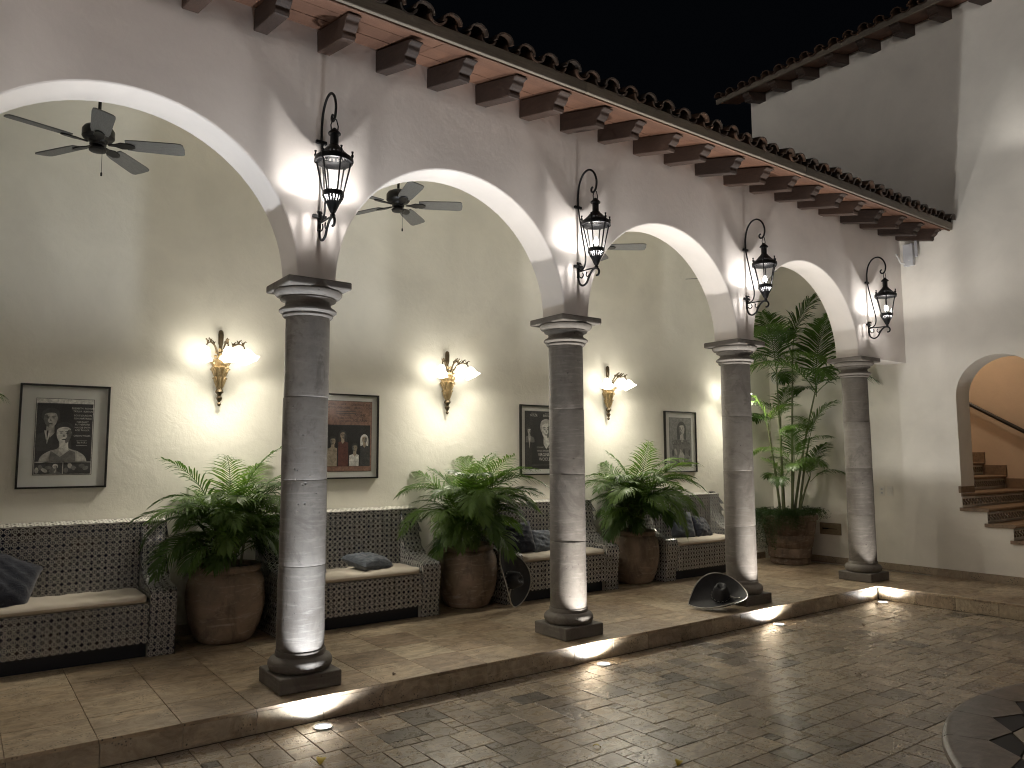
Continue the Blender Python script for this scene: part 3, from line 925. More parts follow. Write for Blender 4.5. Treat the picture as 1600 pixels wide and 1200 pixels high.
# ------------------------------------------------------------------ wall lanterns
def make_lantern(label, group):
    """origin on the wall at lantern base height; wall behind is +y, lantern hangs at y=-.22"""
    t = thing('wall_lantern', label, 'lantern', (0,0,0), 0, group)
    yl = -.22
    # bracket: all in the plane x=0
    br = MB()
    def tube(pts, r, n=6): br.tube([(0, a, b) for a, b in [(q[0], q[1]) for q in [(v[0], v[1]) for v in smoothpts([(p_[0], p_[1], 0) for p_ in pts], n)]]], r, 8)
    tube([(-.012,.56), (-.014,.66), (-.035,.75), (-.085,.815), (-.15,.828), (-.205,.79), (-.235,.72), (-.228,.655), (-.200,.630), (-.178,.640), (-.175,.662), (-.190,.675)], .0085)
    tube([(-.012,.56), (-.028,.47), (-.062,.30), (-.092,.15), (-.094,.09), (-.075,.045), (-.04,.028), (-.014,.045), (-.008,.075), (-.024,.090), (-.040,.078)], .0065)
    tube([(-.008,.03), (-.006,-.02), (-.02,-.075), (-.06,-.10), (-.105,-.085), (-.135,-.04), (-.165,-.005), (-.20,.012), (-.235,.004), (-.250,-.022), (-.240,-.045), (-.218,-.048)], .0085)
    tube([(-.008,.02), (-.09,.020), (-.22,.016)], .006, 3)
    tube([(-.02,-.02), (-.045,-.035), (-.065,-.018), (-.058,.004)], .005)
    tube([(-.14,-.02), (-.118,-.038), (-.10,-.022), (-.108,.004)], .005)
    br.box(-.035, .035, -.02, .0, .545, .565); br.box(-.045, .045, -.016, .0, .055, .075); br.box(-.012, .012, -.010, .0, -.03, .10)
    br.build('bracket', M['iron'], t, smooth=40)
    MB().tube([(-.02, yl, .555), (-.024, yl, .59), (-.012, yl, .632), (.012, yl, .632), (.024, yl, .59), (.02, yl, .555)], .004, 6).build('hook', M['iron'], t, smooth=40)
    # cap: chimney, skirt with vents, crown band
    cp = MB()
    cp.lathe([(.008,.575), (.012,.570), (.034,.548), (.040,.540), (.040,.534), (.028,.530), (.026,.528), (.026,.470), (.033,.462), (.036,.455)], 12, (0,yl,0), cap0=True, cap1=False)
    cp.lathe([(.036,.455), (.052,.440), (.066,.424), (.080,.410)], 12, (0,yl,0), False, False)
    # vented ring
    N = 24
    for k in range(N):
        a0, a1 = 2*PI*(k-.28)/N, 2*PI*(k+.28)/N
        v = []
        for r_, z_ in ((.080,.410), (.094,.397)):
            for a in (a0, a1): v.append((r_*math.cos(a), yl+r_*math.sin(a), z_))
        cp.add(v, [(0,1,3,2)])
    cp.lathe([(.094,.397), (.114,.382), (.116,.378), (.116,.352), (.106,.350), (.104,.362), (.104,.376), (.092,.391)], 24, (0,yl,0), False, False)
    cp.build('cap', M['iron'], t, smooth=40)
    for k in range(6):
        a = 2*PI*(k+.5)/6
        x, y = .112*math.cos(a), yl+.112*math.sin(a)
        MB().lathe([(.004,.345), (.009,.355), (.007,.375), (.004,.385), (.009,.395), (.009,.402), (.004,.41), (.0075,.422), (.008,.427)], 8, (x,y,0)).build('finial', M['iron'], t, smooth=40)
    # posts and glass
    rt, rb, zt_, zb = .104, .060, .352, .155
    for k in range(6):
        a = 2*PI*(k+.5)/6; b = 2*PI*(k+1.5)/6
        p0 = (rt*math.cos(a), yl+rt*math.sin(a), zt_); p1 = (rb*math.cos(a), yl+rb*math.sin(a), zb)
        MB().tube([p0, p1], .0056, 6).build('glazing_bar', M['iron'], t)
        i_ = .985
        q = MB(); q.add([(rt*i_*math.cos(a),yl+rt*i_*math.sin(a),zt_),(rt*i_*math.cos(b),yl+rt*i_*math.sin(b),zt_),(rb*i_*math.cos(b),yl+rb*i_*math.sin(b),zb),(rb*i_*math.cos(a),yl+rb*i_*math.sin(a),zb)], [(0,1,2,3)])
        q.build('glass_pane', M['glass'], t, fixn=False)
    bs = MB()
    bs.lathe([(.057,.168), (.066,.166), (.066,.138), (.057,.136)], 18, (0,yl,0), False, False)
    for k in range(18):
        a = 2*PI*k/18
        bs.tube([(.060*math.cos(a), yl+.060*math.sin(a), .140), (.052*math.cos(a), yl+.052*math.sin(a), .120), (.041*math.cos(a), yl+.041*math.sin(a), .098)], [.0062,.0058,.005], 5)
    bs.lathe([(.043,.102), (.045,.098), (.036,.080), (.026,.055), (.016,.035), (.010,.030), (.016,.022), (.016,.012), (.008,.006)], 16, (0,yl,0), True, True)
    bs.build('base', M['iron'], t, smooth=40)
    # candle bulb on its holder
    MB().lathe([(.011,.103), (.011,.128)], 10, (0,yl,0)).build('lamp_holder', M['white_paint'], t, smooth=40)
    MB().lathe([(.010,.195), (.016,.205), (.017,.225), (.012,.245), (.004,.258)], 12, (0,yl,0)).build('bulb', M['bulb'], t, smooth=60)
    ld = bpy.data.lights.new('lantern_light', 'POINT'); ld.energy = LAN_W; ld.color = LAN_COL; ld.shadow_soft_size = .010
    lo = bpy.data.objects.new('lantern_light', ld); C.objects.link(lo); lo.parent = t; lo.location = (0, yl, .161)
    return t
LG = 'black iron wall lanterns above the columns'
lan = make_lantern('black iron wall lantern above the nearest column', LG)
index_kids()
lan_l = ['', 'black iron wall lantern above the second column, before a fan blade tip', 'black iron wall lantern above the column with the resting sombrero', 'black iron wall lantern nearest the grey box under the eave']
lan.location = (.005, -YW, 2.845)
for k, x in ((1, 2.19), (2, 4.37), (3, 6.62)):
    o = copy_tree(lan); o.location = (x, -YW, 2.845 if k < 3 else 2.82); o['label'] = lan_l[k]
o = copy_tree(lan); o.location = (XR, -2.05, 4.55); o.rotation_euler = (0, 0, -PI/2)
o['label'] = 'black iron wall lantern high on the right hand wall'
del o['group']
for ch in bpy.data.objects:
    if ch.parent == o and ch.type == 'LIGHT': ch.data = ch.data.copy(); ch.data.energy = 3.0
o = copy_tree(lan); o.location = (-S, -YW, 2.845); o['label'] = 'black iron wall lantern above the column beyond the near bench'
# the rest of the courtyard, behind the viewer: a plain wall, its lanterns added as front fill
ow = MB().box(-14, 14, -11.2, -11, -.3, 5.2).build('courtyard_wall', M['plaster_out'])
tag(ow, 'plain cream plaster wall closing the courtyard opposite the arches', 'wall')
def fill_lantern(loc, rz, lab, w):  # copy of the arcade lantern, added out of view as fill light
    o = copy_tree(lan); o.location = loc; o.rotation_euler = (0, 0, rz); o['label'] = lab
    del o['group']
    for ch in bpy.data.objects:
        if ch.parent == o and ch.type == 'LIGHT': ch.data = ch.data.copy(); ch.data.energy = w
for k, x in enumerate((-6.0, -2.0, 2.0, 6.0)):
    fill_lantern((x, -11, 2.9), PI, 'added black iron fill lantern on the opposite courtyard wall, %s of its row' % ('westmost', 'second from the west', 'second from the east', 'eastmost')[k], 26)
# roof terrace behind the tiled slope: low wall with an unseen lantern added to light the tall house
tw = MB().box(XL, XR, 6.0, 6.2, 4.0, 6.4).build('terrace_wall', M['plaster_out']); tag(tw, 'plaster wall of the roof terrace behind the tiled slope', 'wall')
td = MB().box(XL, XR, YB+.26, 6.0, 4.5, 4.6).build('terrace_floor', M['slab']); tag(td, kind='structure')
fill_lantern((4.2, 6.0, 4.95), 0, 'added black iron fill lantern on the roof terrace wall', 30)
lw2 = MB().box(-9.2, -9, -11, -1, -.3, 5.2).build('side_wall', M['plaster_out'])
tag(lw2, 'plain cream plaster wall closing the courtyard on its west side', 'wall')
for k, y in enumerate((-3.5, -7.5)):  # unseen lanterns added to brighten the right hand wall
    fill_lantern((-9, y, 2.9), PI/2, 'added black iron fill lantern on the west courtyard wall, %s the arches' % ('nearer', 'farther from')[k], 110)

# ------------------------------------------------------------------ sconces
def shade_mb():
    # tulip opening downwards/outwards, along +z local
    def w(a, z): return 1+.10*max(0, (z-.03)/.06)*math.sin(6*a)
    return MB().lathe([(.012,0), (.026,.010), (.036,.028), (.041,.048), (.046,.066), (.058,.084), (.066,.090)], 24, wob=w, cap1=False)
def make_sconce(label, group):
    t = thing('wall_sconce', label, 'sconce', (0,0,0), 0, group)
    b = MB()
    b.lathe([(.014,.12), (.019,.14), (.020,.20), (.017,.225), (.008,.235)], 12, (0,-.030,0)); 
    b.lathe([(.010,-.01), (.015,.02), (.014,.12)], 12, (0,-.028,0), False, False)
    b.build('stem', M['bronze'], t, smooth=40)
    b = MB()
    b.lathe([(.008,-.325), (.015,-.310), (.007,-.298), (.018,-.278), (.022,-.265), (.010,-.252), (.014,-.242), (.030,-.224), (.027,-.210), (.018,-.199)], 12, (0,-.035,0))
    b.build('drop_finial', M['bronze'], t, smooth=40)
    b = MB()
    def w(a, z): return 1+.20*math.sin(6*a+z*40)
    b.lathe([(.016,-.20), (.022,-.18), (.034,-.10), (.042,-.06), (.056,-.045), (.046,-.032), (.062,-.014), (.056,.002), (.038,.014), (.022,.03)], 24, (0,-.038,0), wob=w)
    b.build('acanthus_body', M['gold'], t, smooth=50)
    lf = MB()
    for tier, (r0_, z0_, r1_, z1_, n_) in enumerate(((.020,-.19,.046,-.115,7), (.030,-.12,.064,-.05,8), (.040,-.05,.082,.01,8))):
        for k in range(n_):
            a = 2*PI*(k+.5*tier)/n_; c_, s_ = math.cos(a), math.sin(a)
            if s_ > .75: continue
            P_ = lambda r_, z_: (r_*c_, -.038+r_*s_, z_)
            lf.tube([P_(r0_, z0_), P_(r0_+(r1_-r0_)*.45, z0_+(z1_-z0_)*.6), P_(r1_-.006, z1_), P_(r1_+.004, z1_-.006), P_(r1_+.002, z1_-.016)], [.005,.010,.008,.005,.001], 6)
    lf.build('acanthus_leaves', M['gold'], t, smooth=50)
    # rosette facing out
    b = MB()
    prof = [(.0,-.030), (.016,-.027), (.024,-.016), (.025,0)]
    vs_ = []; 
    for r_, d in prof:
        for k in range(14):
            a = 2*PI*k/14; vs_.append((r_*math.cos(a), -.060+d, .035+r_*1.25*math.sin(a)))
    fs = [(i*14+k, i*14+(k+1)%14, (i+1)*14+(k+1)%14, (i+1)*14+k) for i in range(3) for k in range(14)]
    b.add(vs_, fs)
    for k in range(10):
        a = 2*PI*k/10
        c_ = Vector((.034*math.cos(a), -.055, .035+.042*math.sin(a)))
        d = Vector((math.cos(a), -.3, 1.2*math.sin(a))).normalized()
        b.tube([c_, c_+d*.012, c_+d*.024+Vector((0,-.008,0))], [.010,.011,.003], 6)
    b.build('rosette', M['gold'], t, smooth=50)
    for ang, ln in ((-PI+.72, .2), (-.72, .2), (-PI/2, .2)):
        dx, dy = math.cos(ang), math.sin(ang)
        pts = smoothpts([(0,0,.0), (.045,0,.050), (.085,0,.100), (.130,0,.116), (.168,0,.100), (.180,0,.070)], 4)
        bo_ = Vector((0, -.05, .01))
        a_ = MB().tube([bo_+Vector((dx*q.x, dy*q.x, q.z)) for q in pts], [.007]*12+[.005]*(len(pts)-12), 8)
        # leaf curls on the arm
        for q0, dz in ((.130, .116), (.165, .105), (.09, .102)):
            p0 = bo_+Vector((dx*q0, dy*q0, dz))
            a_.tube([p0, p0+Vector((dx*.006, dy*.006, .018)), p0+Vector((dx*.020, dy*.020, .028)), p0+Vector((dx*.030,dy*.030,.020))], [.006,.006,.004,.001], 6)
            a_.tube([p0, p0+Vector((-dx*.006, -dy*.006, .016)), p0+Vector((-dx*.014, -dy*.014, .030))], [.005,.005,.001], 6)
        a_.build('arm', M['bronze'], t, smooth=50)
        tip = bo_+Vector((dx*.182, dy*.182, .075))
        s_ = shade_mb()
        o = s_.build('glass_shade', M['shade'], t, smooth=60, loc=tip)
        d = Vector((dx*.45, dy*.45, -.9)).normalized()
        o.rotation_euler = d.to_track_quat('Z', 'Y').to_euler()
        ld = bpy.data.lights.new('shade_light', 'SPOT'); ld.energy = SHADE_W*(3.1 if abs(dx) < .1 else .75); ld.color = SHADE_COL
        ld.spot_size = R(165); ld.spot_blend = 1.0; ld.shadow_soft_size = .045
        lo = bpy.data.objects.new('shade_light', ld); C.objects.link(lo); lo.parent = t
        lo.location = tip+d*.092; lo.rotation_euler = (-d).to_track_quat('Z', 'Y').to_euler()
        MB().lathe([(.010,-.004), (.015,.004), (.014,.012)], 10).build('shade_cup', M['bronze'], t, smooth=40, loc=tip).rotation_euler = o.rotation_euler
    return t
SG = 'three light sconces along the back wall'
sc = make_sconce('gilded sconce with lit glass tulips left of the nearest column', SG)
index_kids()
sc.location = (-.07, YB, 2.17); sc.scale = (1.12,)*3
for k, lab in ((1, 'gilded sconce with lit glass tulips between the nearest and second columns'), (2, 'gilded sconce with lit glass tulips between the second and third columns'), (3, 'gilded sconce mostly hidden behind the third column')):
    o = copy_tree(sc); o.scale = (1.12,)*3; o.location = (-.07+2.2*k-(0, .02, .04, .08)[k], YB, 2.17); o['label'] = lab

# ------------------------------------------------------------------ ceiling fans
def make_fan(label):
    t = thing('ceiling_fan', label, 'fan', (0,0,0), 0, 'ceiling fans in the gallery')
    MB().lathe([(.05,.75), (.045,.70), (.02,.69)], 16).build('canopy', M['fan_dark'], t, smooth=40)
    MB().lathe([(.0105,.10), (.0105,.70)], 10).build('rod', M['fan_dark'], t, smooth=40)
    MB().lathe([(.02,.125), (.05,.118), (.085,.10), (.097,.08), (.097,.035), (.085,.02), (.06,.012), (.05,-.002), (.05,-.018), (.03,-.03), (.045,-.034), (.055,-.045), (.05,-.058), (.02,-.065)], 28).build('motor', M['fan_dark'], t, smooth=35)
    for k in range(5):
        a = 2*PI*k/5
        bl = MB()
        out = [(.17,-.050), (.22,-.058), (.48,-.066), (.512,-.062), (.525,-.05), (.53,0), (.525,.05), (.512,.062), (.48,.066), (.22,.058), (.17,.050)]
        bl.prism(out, 'z', -.004, .004)
        o = bl.build('blade', M['blade'], t); o.rotation_euler = (R(-13), 0, 0)
        o.rotation_euler = (Matrix.Rotation(a, 4, 'Z') @ Matrix.Rotation(R(-13), 4, 'X')).to_euler()
        ir = MB().prism([(.06,-.012), (.10,-.014), (.14,-.035), (.20,-.030), (.225,-.012), (.225,.012), (.20,.030), (.14,.035), (.10,.014), (.06,.012)], 'z', -.014, -.005)
        q = ir.build('blade_iron', M['fan_dark'], o); bevel(q, .003, 1)
    MB().tube([(.035,-.03,-.05), (.036,-.03,-.21)], .0016, 5).build('pull_chain', M['fan_dark'], t)
    MB().lathe([(.003,-.235), (.006,-.232), (.006,-.215), (.003,-.208)], 8, (.036,-.03,0)).build('pull_knob', M['fan_dark'], t)
    return t
fl = ['dark five bladed ceiling fan seen whole under the nearest arch', 'ceiling fan under the second arch, partly hidden by the arch', 'ceiling fan behind the second lantern with one pale blade showing', 'ceiling fan under the far arch with only thin blade tips showing']
fan = make_fan(fl[0]); index_kids()
fan.location = (-1.14, .82, 3.45); fan.rotation_euler = (0, 0, R(-22))
for k, (x, y, a) in ((1, (1.05, .79, -30)), (2, (3.22, .80, -36)), (3, (5.40, .80, -10))):
    o = copy_tree(fan); o.location = (x, y, 3.46); o.rotation_euler = (0, 0, R(a)); o['label'] = fl[k]

# ------------------------------------------------------------------ tiled benches
BW = 1.44; AW = .175
YF = 1.195
prof_arm = [(1.235,.0), (1.222,.12), (1.205,.26), (1.190,.37), (1.190,.415), (1.202,.447), (1.228,.465), (1.29,.474), (1.37,.482), (1.44,.500), (1.50,.535), (1.545,.590), (1.578,.66), (1.598,.74), (1.61,.82), (1.618,.905)]
YBK = YB-.004
def flat_tile_me(w, h, mat):
    gp = .0011
    vs_ = [(gp,0,gp),(w-gp,0,gp),(w-gp,0,h-gp),(gp,0,h-gp),(gp,.004,gp),(w-gp,.004,gp),(w-gp,.004,h-gp),(gp,.004,h-gp)]
    q = MB().add(vs_, [(0,1,2,3),(1,5,6,2),(3,2,6,7),(4,0,3,7),(4,5,1,0)], 0, [[(0,0),(1,0),(1,1),(0,1)]] + [[(0,0)]*4]*4)
    me = bpy.data.meshes.new('tile'); me.from_pydata(q.v, [], q.f); me.materials.append(mat)
    l = me.uv_layers.new(name='UVMap')
    for p_ in me.polygons:
        for k, li in enumerate(p_.loop_indices): l.data[li].uv = q.uv[p_.index][k]
    return me
def make_bench(label):
    t = thing('tiled_bench', label, 'bench', (0,0,0), 0, 'tiled benches along the back wall')
    # local x from 0 to BW; y, z as in the world
    fine = [(q.x, q.y) for q in smoothpts([(a, b, 0) for a, b in prof_arm], 4)]
    # arclength positions of tile ends
    L = [0]
    for a, b in zip(fine[:-1], fine[1:]): L.append(L[-1]+math.hypot(b[0]-a[0], b[1]-a[1]))
    nt_ = round(L[-1]/.0875); tl = L[-1]/nt_
    def at(s_):
        for k in range(len(L)-1):
            if L[k+1] >= s_-1e-9:
                f_ = (s_-L[k])/(L[k+1]-L[k]); a, b = fine[k], fine[k+1]
                n_ = Vector((-(b[1]-a[1]), (b[0]-a[0]))).normalized()
                return Vector((a[0]+(b[0]-a[0])*f_, a[1]+(b[1]-a[1])*f_)), n_
        return Vector(fine[-1]), Vector((-1, 0))
    tile_meshes = []
    for k in range(nt_):
        q = MB(); seg = 4
        vs_ = []; fs = []; uv = []
        w = AW/2
        for j in range(seg+1):
            p_, n_ = at(k*tl+.0011+(tl-.0022)*j/seg)
            o_ = p_+n_*.004
            vs_ += [(.0011, o_.x, o_.y), (w-.0011, o_.x, o_.y), (.0011, p_.x, p_.y), (w-.0011, p_.x, p_.y)]
        for j in range(seg):
            a = j*4; b = a+4
            fs.append((a, a+1, b+1, b)); uv.append([(0, j/seg), (1, j/seg), (1, (j+1)/seg), (0, (j+1)/seg)])
            fs.append((a+2, a, b, b+2)); uv.append([(0,0)]*4)
            fs.append((a+1, a+3, b+3, b+1)); uv.append([(0,0)]*4)
        q.add(vs_, fs, 0, uv)
        o = q.build('tile', M['tile'], None, smooth=45, fixn=False)
        tile_meshes.append(o)
    for side in (0, 1):
        x0 = side*(BW-AW)
        body = MB()
        poly = fine + [(YBK, .905), (YBK, 0)]
        body.prism(poly, 'x', x0+.002, x0+AW-.002)
        bo_ = body.build('arm', M['grout_light'], t)
        for k in range(nt_):
            for c_ in (0, 1):
                if side == 0 and c_ == 0: o = tile_meshes[k]
                else: o = tile_meshes[k].copy(); C.objects.link(o)
                o.parent = bo_; o.location = (x0+c_*AW/2, 0, 0)
        # tiled cheeks: columns of tiles clipped to the curve
        for face in (0, 1):
            xx = x0+.002 if face == 0 else x0+AW-.002
            inner = (side == 0) == (face == 1)
            zc = 0 if not inner else 4
            nyc = 7; cw = (YBK-1.21)/nyc
            ck = MB()
            for j in range(nyc):
                ya, yb_ = 1.213+j*cw, 1.213+(j+1)*cw-.002
                def top(yq):
                    best = .905
                    for (a, b) in zip(fine[:-1], fine[1:]):
                        if b[0] > a[0] and a[0] <= yq <= b[0] and a[1] > .4: best = a[1]+(b[1]-a[1])*(yq-a[0])/(b[0]-a[0])
                    return best-.004
                za = 0.0
                while True:
                    zb = za+.0875-.002
                    ta, tb = min(zb, top(ya)), min(zb, top(yb_))
                    if ta <= za+.003 and tb <= za+.003: break
                    ta, tb = max(ta, za+.001), max(tb, za+.001)
                    if not inner or za > .34:
                        sg = -1 if face == 0 else 1
                        xo = xx+sg*.004
                        y0_ = ya if za > .02 else max(ya, 1.238)
                        vs_ = [(xo,ya,za+.001),(xo,yb_,za+.001),(xo,yb_,tb),(xo,ya,ta),(xx,ya,za+.001),(xx,yb_,za+.001),(xx,yb_,tb),(xx,ya,ta)]
                        ck.add(vs_, [(0,1,2,3),(0,4,5,1),(2,6,7,3),(1,5,6,2),(3,7,4,0)], 0, [[(0,0),(1,0),(1,(tb-za)/.0875),(0,(ta-za)/.0875)]]+[[(0,0)]*4]*4)
                    za += .0875
                    if za > .88: break
            ck.build('cheek_tiles', M['tile'], bo_, fixn=False)
    # seat box, back, kick
    xa_, xb_ = AW+.004, BW-AW-.004
    n = 12; w = (xb_-xa_)/n
    sb = MB().box(xa_, xb_, YF+.006, 1.62, .105, .375).build('seat_base', M['grout_light'], t)
    me = flat_tile_me(w, .09, M['tile'])
    for r_ in range(3):
        for k in range(n): inst('tile', me, sb, (xa_+k*w, YF+.0015, .105+.09*r_))
    bk = MB().box(xa_, xb_, 1.618, YBK, .0, .905).build('back', M['grout_light'], t)
    for r_ in range(6):
        for k in range(n): inst('tile', me, bk, (xa_+k*w, 1.6135, .363+.0905*r_))
    nl = 16; wl = BW/nl
    mel = flat_tile_me(wl, .155, M['ledge_tile'])
    lg = MB().prism([(1.612,.905), (1.612,.908), (YBK,.926), (YBK,.905)], 'x', .0015, BW-.0015).build('ledge', M['grout_light'], t)
    for k in range(nl): inst('tile', mel, lg, (k*wl, 1.6135, .9125), (R(-90+6.5), 0, 0))
    MB().box(xa_, xb_, YF+.075, 1.60, .0, .1045).build('toe_kick', M['toe'], t)
    return t
bl_ = ['blue and cream tiled bench at the near end, below the poster of a couple', 'blue and cream tiled bench behind the nearest column with a flat grey pillow',
       'blue and cream tiled bench behind the second column, beside the upright sombrero', 'blue and cream tiled bench behind the third column, nearest the tall palm']
bench = make_bench(bl_[0]); index_kids()
BX = [-S+.275+i*S for i in range(4)]
bench.location = (BX[0], 0, 0)
for k in range(1, 4):
    o = copy_tree(bench); o.location = (BX[k], 0, 0); o['label'] = bl_[k]

# seat cushions
def cushion_mb(seed):
    r_ = random.Random(seed)
    q = MB(); nx, ny = 60, 14
    x0, x1, y0, y1 = AW+.012, BW-AW-.012, YF-.012, 1.606
    h = .052
    vs_ = []; fs = []
    ph = [r_.uniform(0,6) for _ in range(5)]
    def pt(u, v, top):
        # rounded front corners
        x = x0+(x1-x0)*u; y = y0+(y1-y0)*v
        rc = .07
        dx = max(0, rc-(x-x0), rc-(x1-x)); dy = max(0, rc-(y-y0))
        if dx > 0 and dy > 0:
            d = math.hypot(dx, dy)
            if d > rc:
                k = rc/d
                sx = 1 if x < (x0+x1)/2 else -1
                x += sx*(dx-dx*k); y += (dy-dy*k)
        e = min(u*(x1-x0), (1-u)*(x1-x0), v*(y1-y0), (1-v)*(y1-y0))
        f_ = min(1, e/.03)
        rr = math.sqrt(max(0, 1-(1-f_)**2))
        wr = .003*math.sin(9*u*6+ph[0]+3*v)+.0025*math.sin(23*u+8*v+ph[1])+.002*math.sin(40*v+5*u+ph[2])
        z = .379+h/2+(h/2*rr+wr*rr)*(1 if top else -1) if top else .379+h/2-h/2*rr
        if top: z += .006*math.sin(PI*u)*math.sin(PI*v)
        return (x, y, z)
    for top in (True, False):
        o_ = len(vs_)
        for i in range(nx+1):
            for j in range(ny+1): vs_.append(pt(.5-.5*math.cos(PI*i/nx)*(1 if 0 else 1), .5-.5*math.cos(PI*j/ny), top))
        for i in range(nx):
            for j in range(ny):
                a = o_+i*(ny+1)+j
                f_ = (a, a+ny+1, a+ny+2, a+1)
                fs.append(f_ if top else tuple(reversed(f_)))
    return q.add(vs_, fs)
cl = ['cream seat cushion on the near bench', 'cream seat cushion under the flat grey pillow', 'cream seat cushion on the bench behind the second column', 'cream seat cushion on the bench next to the tall palm']
for k in range(4):
    o = cushion_mb(k).build('seat_cushion', M['cushion'], None, smooth=60, loc=(BX[k], 0, 0))
    tag(o, cl[k], 'cushion', 'cream cushions on the tiled benches')

def pillow_mb(w, h, t_, seed):
    r_ = random.Random(seed); n = 22
    ph = [r_.uniform(0,6.28) for _ in range(6)]
    q = MB(); vs_ = []; fs = []
    for s_ in (1, -1):
        o_ = len(vs_)
        for i in range(n+1):
            for j in range(n+1):
                u, v = 2*i/n-1, 2*j/n-1
                pin = 1-.10*(u*u*v*v) 
                px = u*(1-.09*(1-abs(v))**1.2*abs(u)**3*0-.07*(v*v*0)-.06*(1-v*v)*0)
                sx = w/2*u*(1-.07*(1-v**4)); sy = h/2*v*(1-.07*(1-u**4))
                f_ = max(0, (1-u**4)*(1-v**4))**.55
                wr = .006*math.sin(7*(u+.4*v)+ph[0])*math.sin(3*v+ph[1])+.004*math.sin(13*(u-.7*v)+ph[2])+.004*math.sin(16*v+5*u+ph[3])
                vs_.append((sx, sy, s_*(t_/2*f_*(1+.10*math.sin(2*u+ph[4])+.08*math.sin(2.4*v+ph[5])))+wr*f_))
        for i in range(n):
            for j in range(n):
                a = o_+i*(n+1)+j; f_ = (a, a+n+1, a+n+2, a+1)
                fs.append(f_ if s_ > 0 else tuple(reversed(f_)))
    return q.add(vs_, fs)
def pillow(w, h, t_, seed, mat, label, loc, rot):
    o = pillow_mb(w, h, t_, seed).build('pillow', mat, None, smooth=70)
    o.location = loc; o.rotation_euler = rot
    return tag(o, label, 'pillow', 'loose pillows on the benches')
pillow(.42, .40, .20, 1, M['navy'], 'navy pillow leaning on the near bench', (-1.50, 1.42, .57), (R(60), R(24), R(4)))
pillow(.36, .30, .13, 2, M['bluegrey'], 'grey blue pillow lying flat on the cream cushion', (1.12, 1.42, .492), (R(10), R(4), R(20)))
pillow(.34, .34, .14, 3, M['navy'], 'dark navy pillow peeking out from behind the nearest column', (.60, 1.50, .57), (R(70), R(0), R(-6)))
pillow(.33, .33, .14, 4, M['navy'], 'navy pillow standing by the arm beside the upright sombrero', (2.80, 1.50, .575), (R(66), R(-6), R(-16)))
pillow(.32, .25, .12, 5, M['bluegrey'], 'slate pillow half hidden behind the second column', (3.06, 1.47, .53), (R(62), R(3), R(6)))
pillow(.34, .33, .14, 6, M['bluegrey'], 'grey blue pillow standing upright on the bench behind the third column', (5.20, 1.49, .575), (R(68), R(3), R(-12)))
pillow(.34, .30, .13, 7, M['navy'], 'navy pillow slumped beside the upright grey blue pillow', (5.52, 1.47, .535), (R(56), R(8), R(8)))
ctl = MB().box(-.05, .05, -.02, .02, 0, .018); o = ctl.build('remote_control', M['frame']); bevel(o, .004, 2)
o.location = (6.03, 1.70, .918); o.rotation_euler = (R(6.5), 0, R(12)); tag(o, 'small black remote control lying on the bench ledge', 'remote')

# ------------------------------------------------------------------ pots
def pot_thing(label, x, y, prof, mat, rim, soil, seed, loc_z=.001):
    t = thing('plant_pot', label, 'pot', (x, y, loc_z), rnd.uniform(0,6), 'large clay plant pots')
    MB().lathe(prof, 40, wob=wob(seed, .006), cap1=False).build('body', mat, t, smooth=45)
    MB().lathe(rim, 40, wob=wob(seed, .006), cap0=False, cap1=False).build('rim', mat, t, smooth=40)
    MB().lathe([(.0, soil[1]+.012), (soil[0]*.5, soil[1]+.008), (soil[0], soil[1])], 24, cap0=False, cap1=False).build('soil', M['soil'], t, smooth=60)
    return t
P1 = [(.185,.0), (.205,.012), (.225,.05), (.262,.14), (.285,.25), (.290,.34), (.282,.43), (.262,.49), (.238,.518)]
R1 = [(.236,.516), (.250,.522), (.256,.540), (.252,.562), (.240,.570), (.222,.562), (.212,.50)]
pot_thing('round bellied clay pot left of the nearest column', -.05, 1.45, P1, M['pot'], R1, (.214,.53), 3)
pot_thing('round bellied clay pot behind the upright sombrero', 2.16, 1.46, P1, M['pot'], R1, (.214,.53), 5)
pot_thing('round bellied clay pot between the second and third columns', 4.36, 1.46, P1, M['pot'], R1, (.214,.53), 8)
P4 = [(.225,0), (.245,.01), (.250,.05), (.246,.08), (.268,.095), (.275,.20), (.268,.215), (.285,.228), (.305,.36), (.297,.375), (.312,.388), (.330,.50), (.336,.56)]
R4 = [(.336,.56), (.352,.566), (.360,.590), (.356,.622), (.342,.632), (.322,.625), (.310,.55)]
pot_thing('wide ribbed terracotta pot under the tall palm in the corner', 7.03, 1.27, P4, M['pot_dark'], R4, (.312,.595), 9)

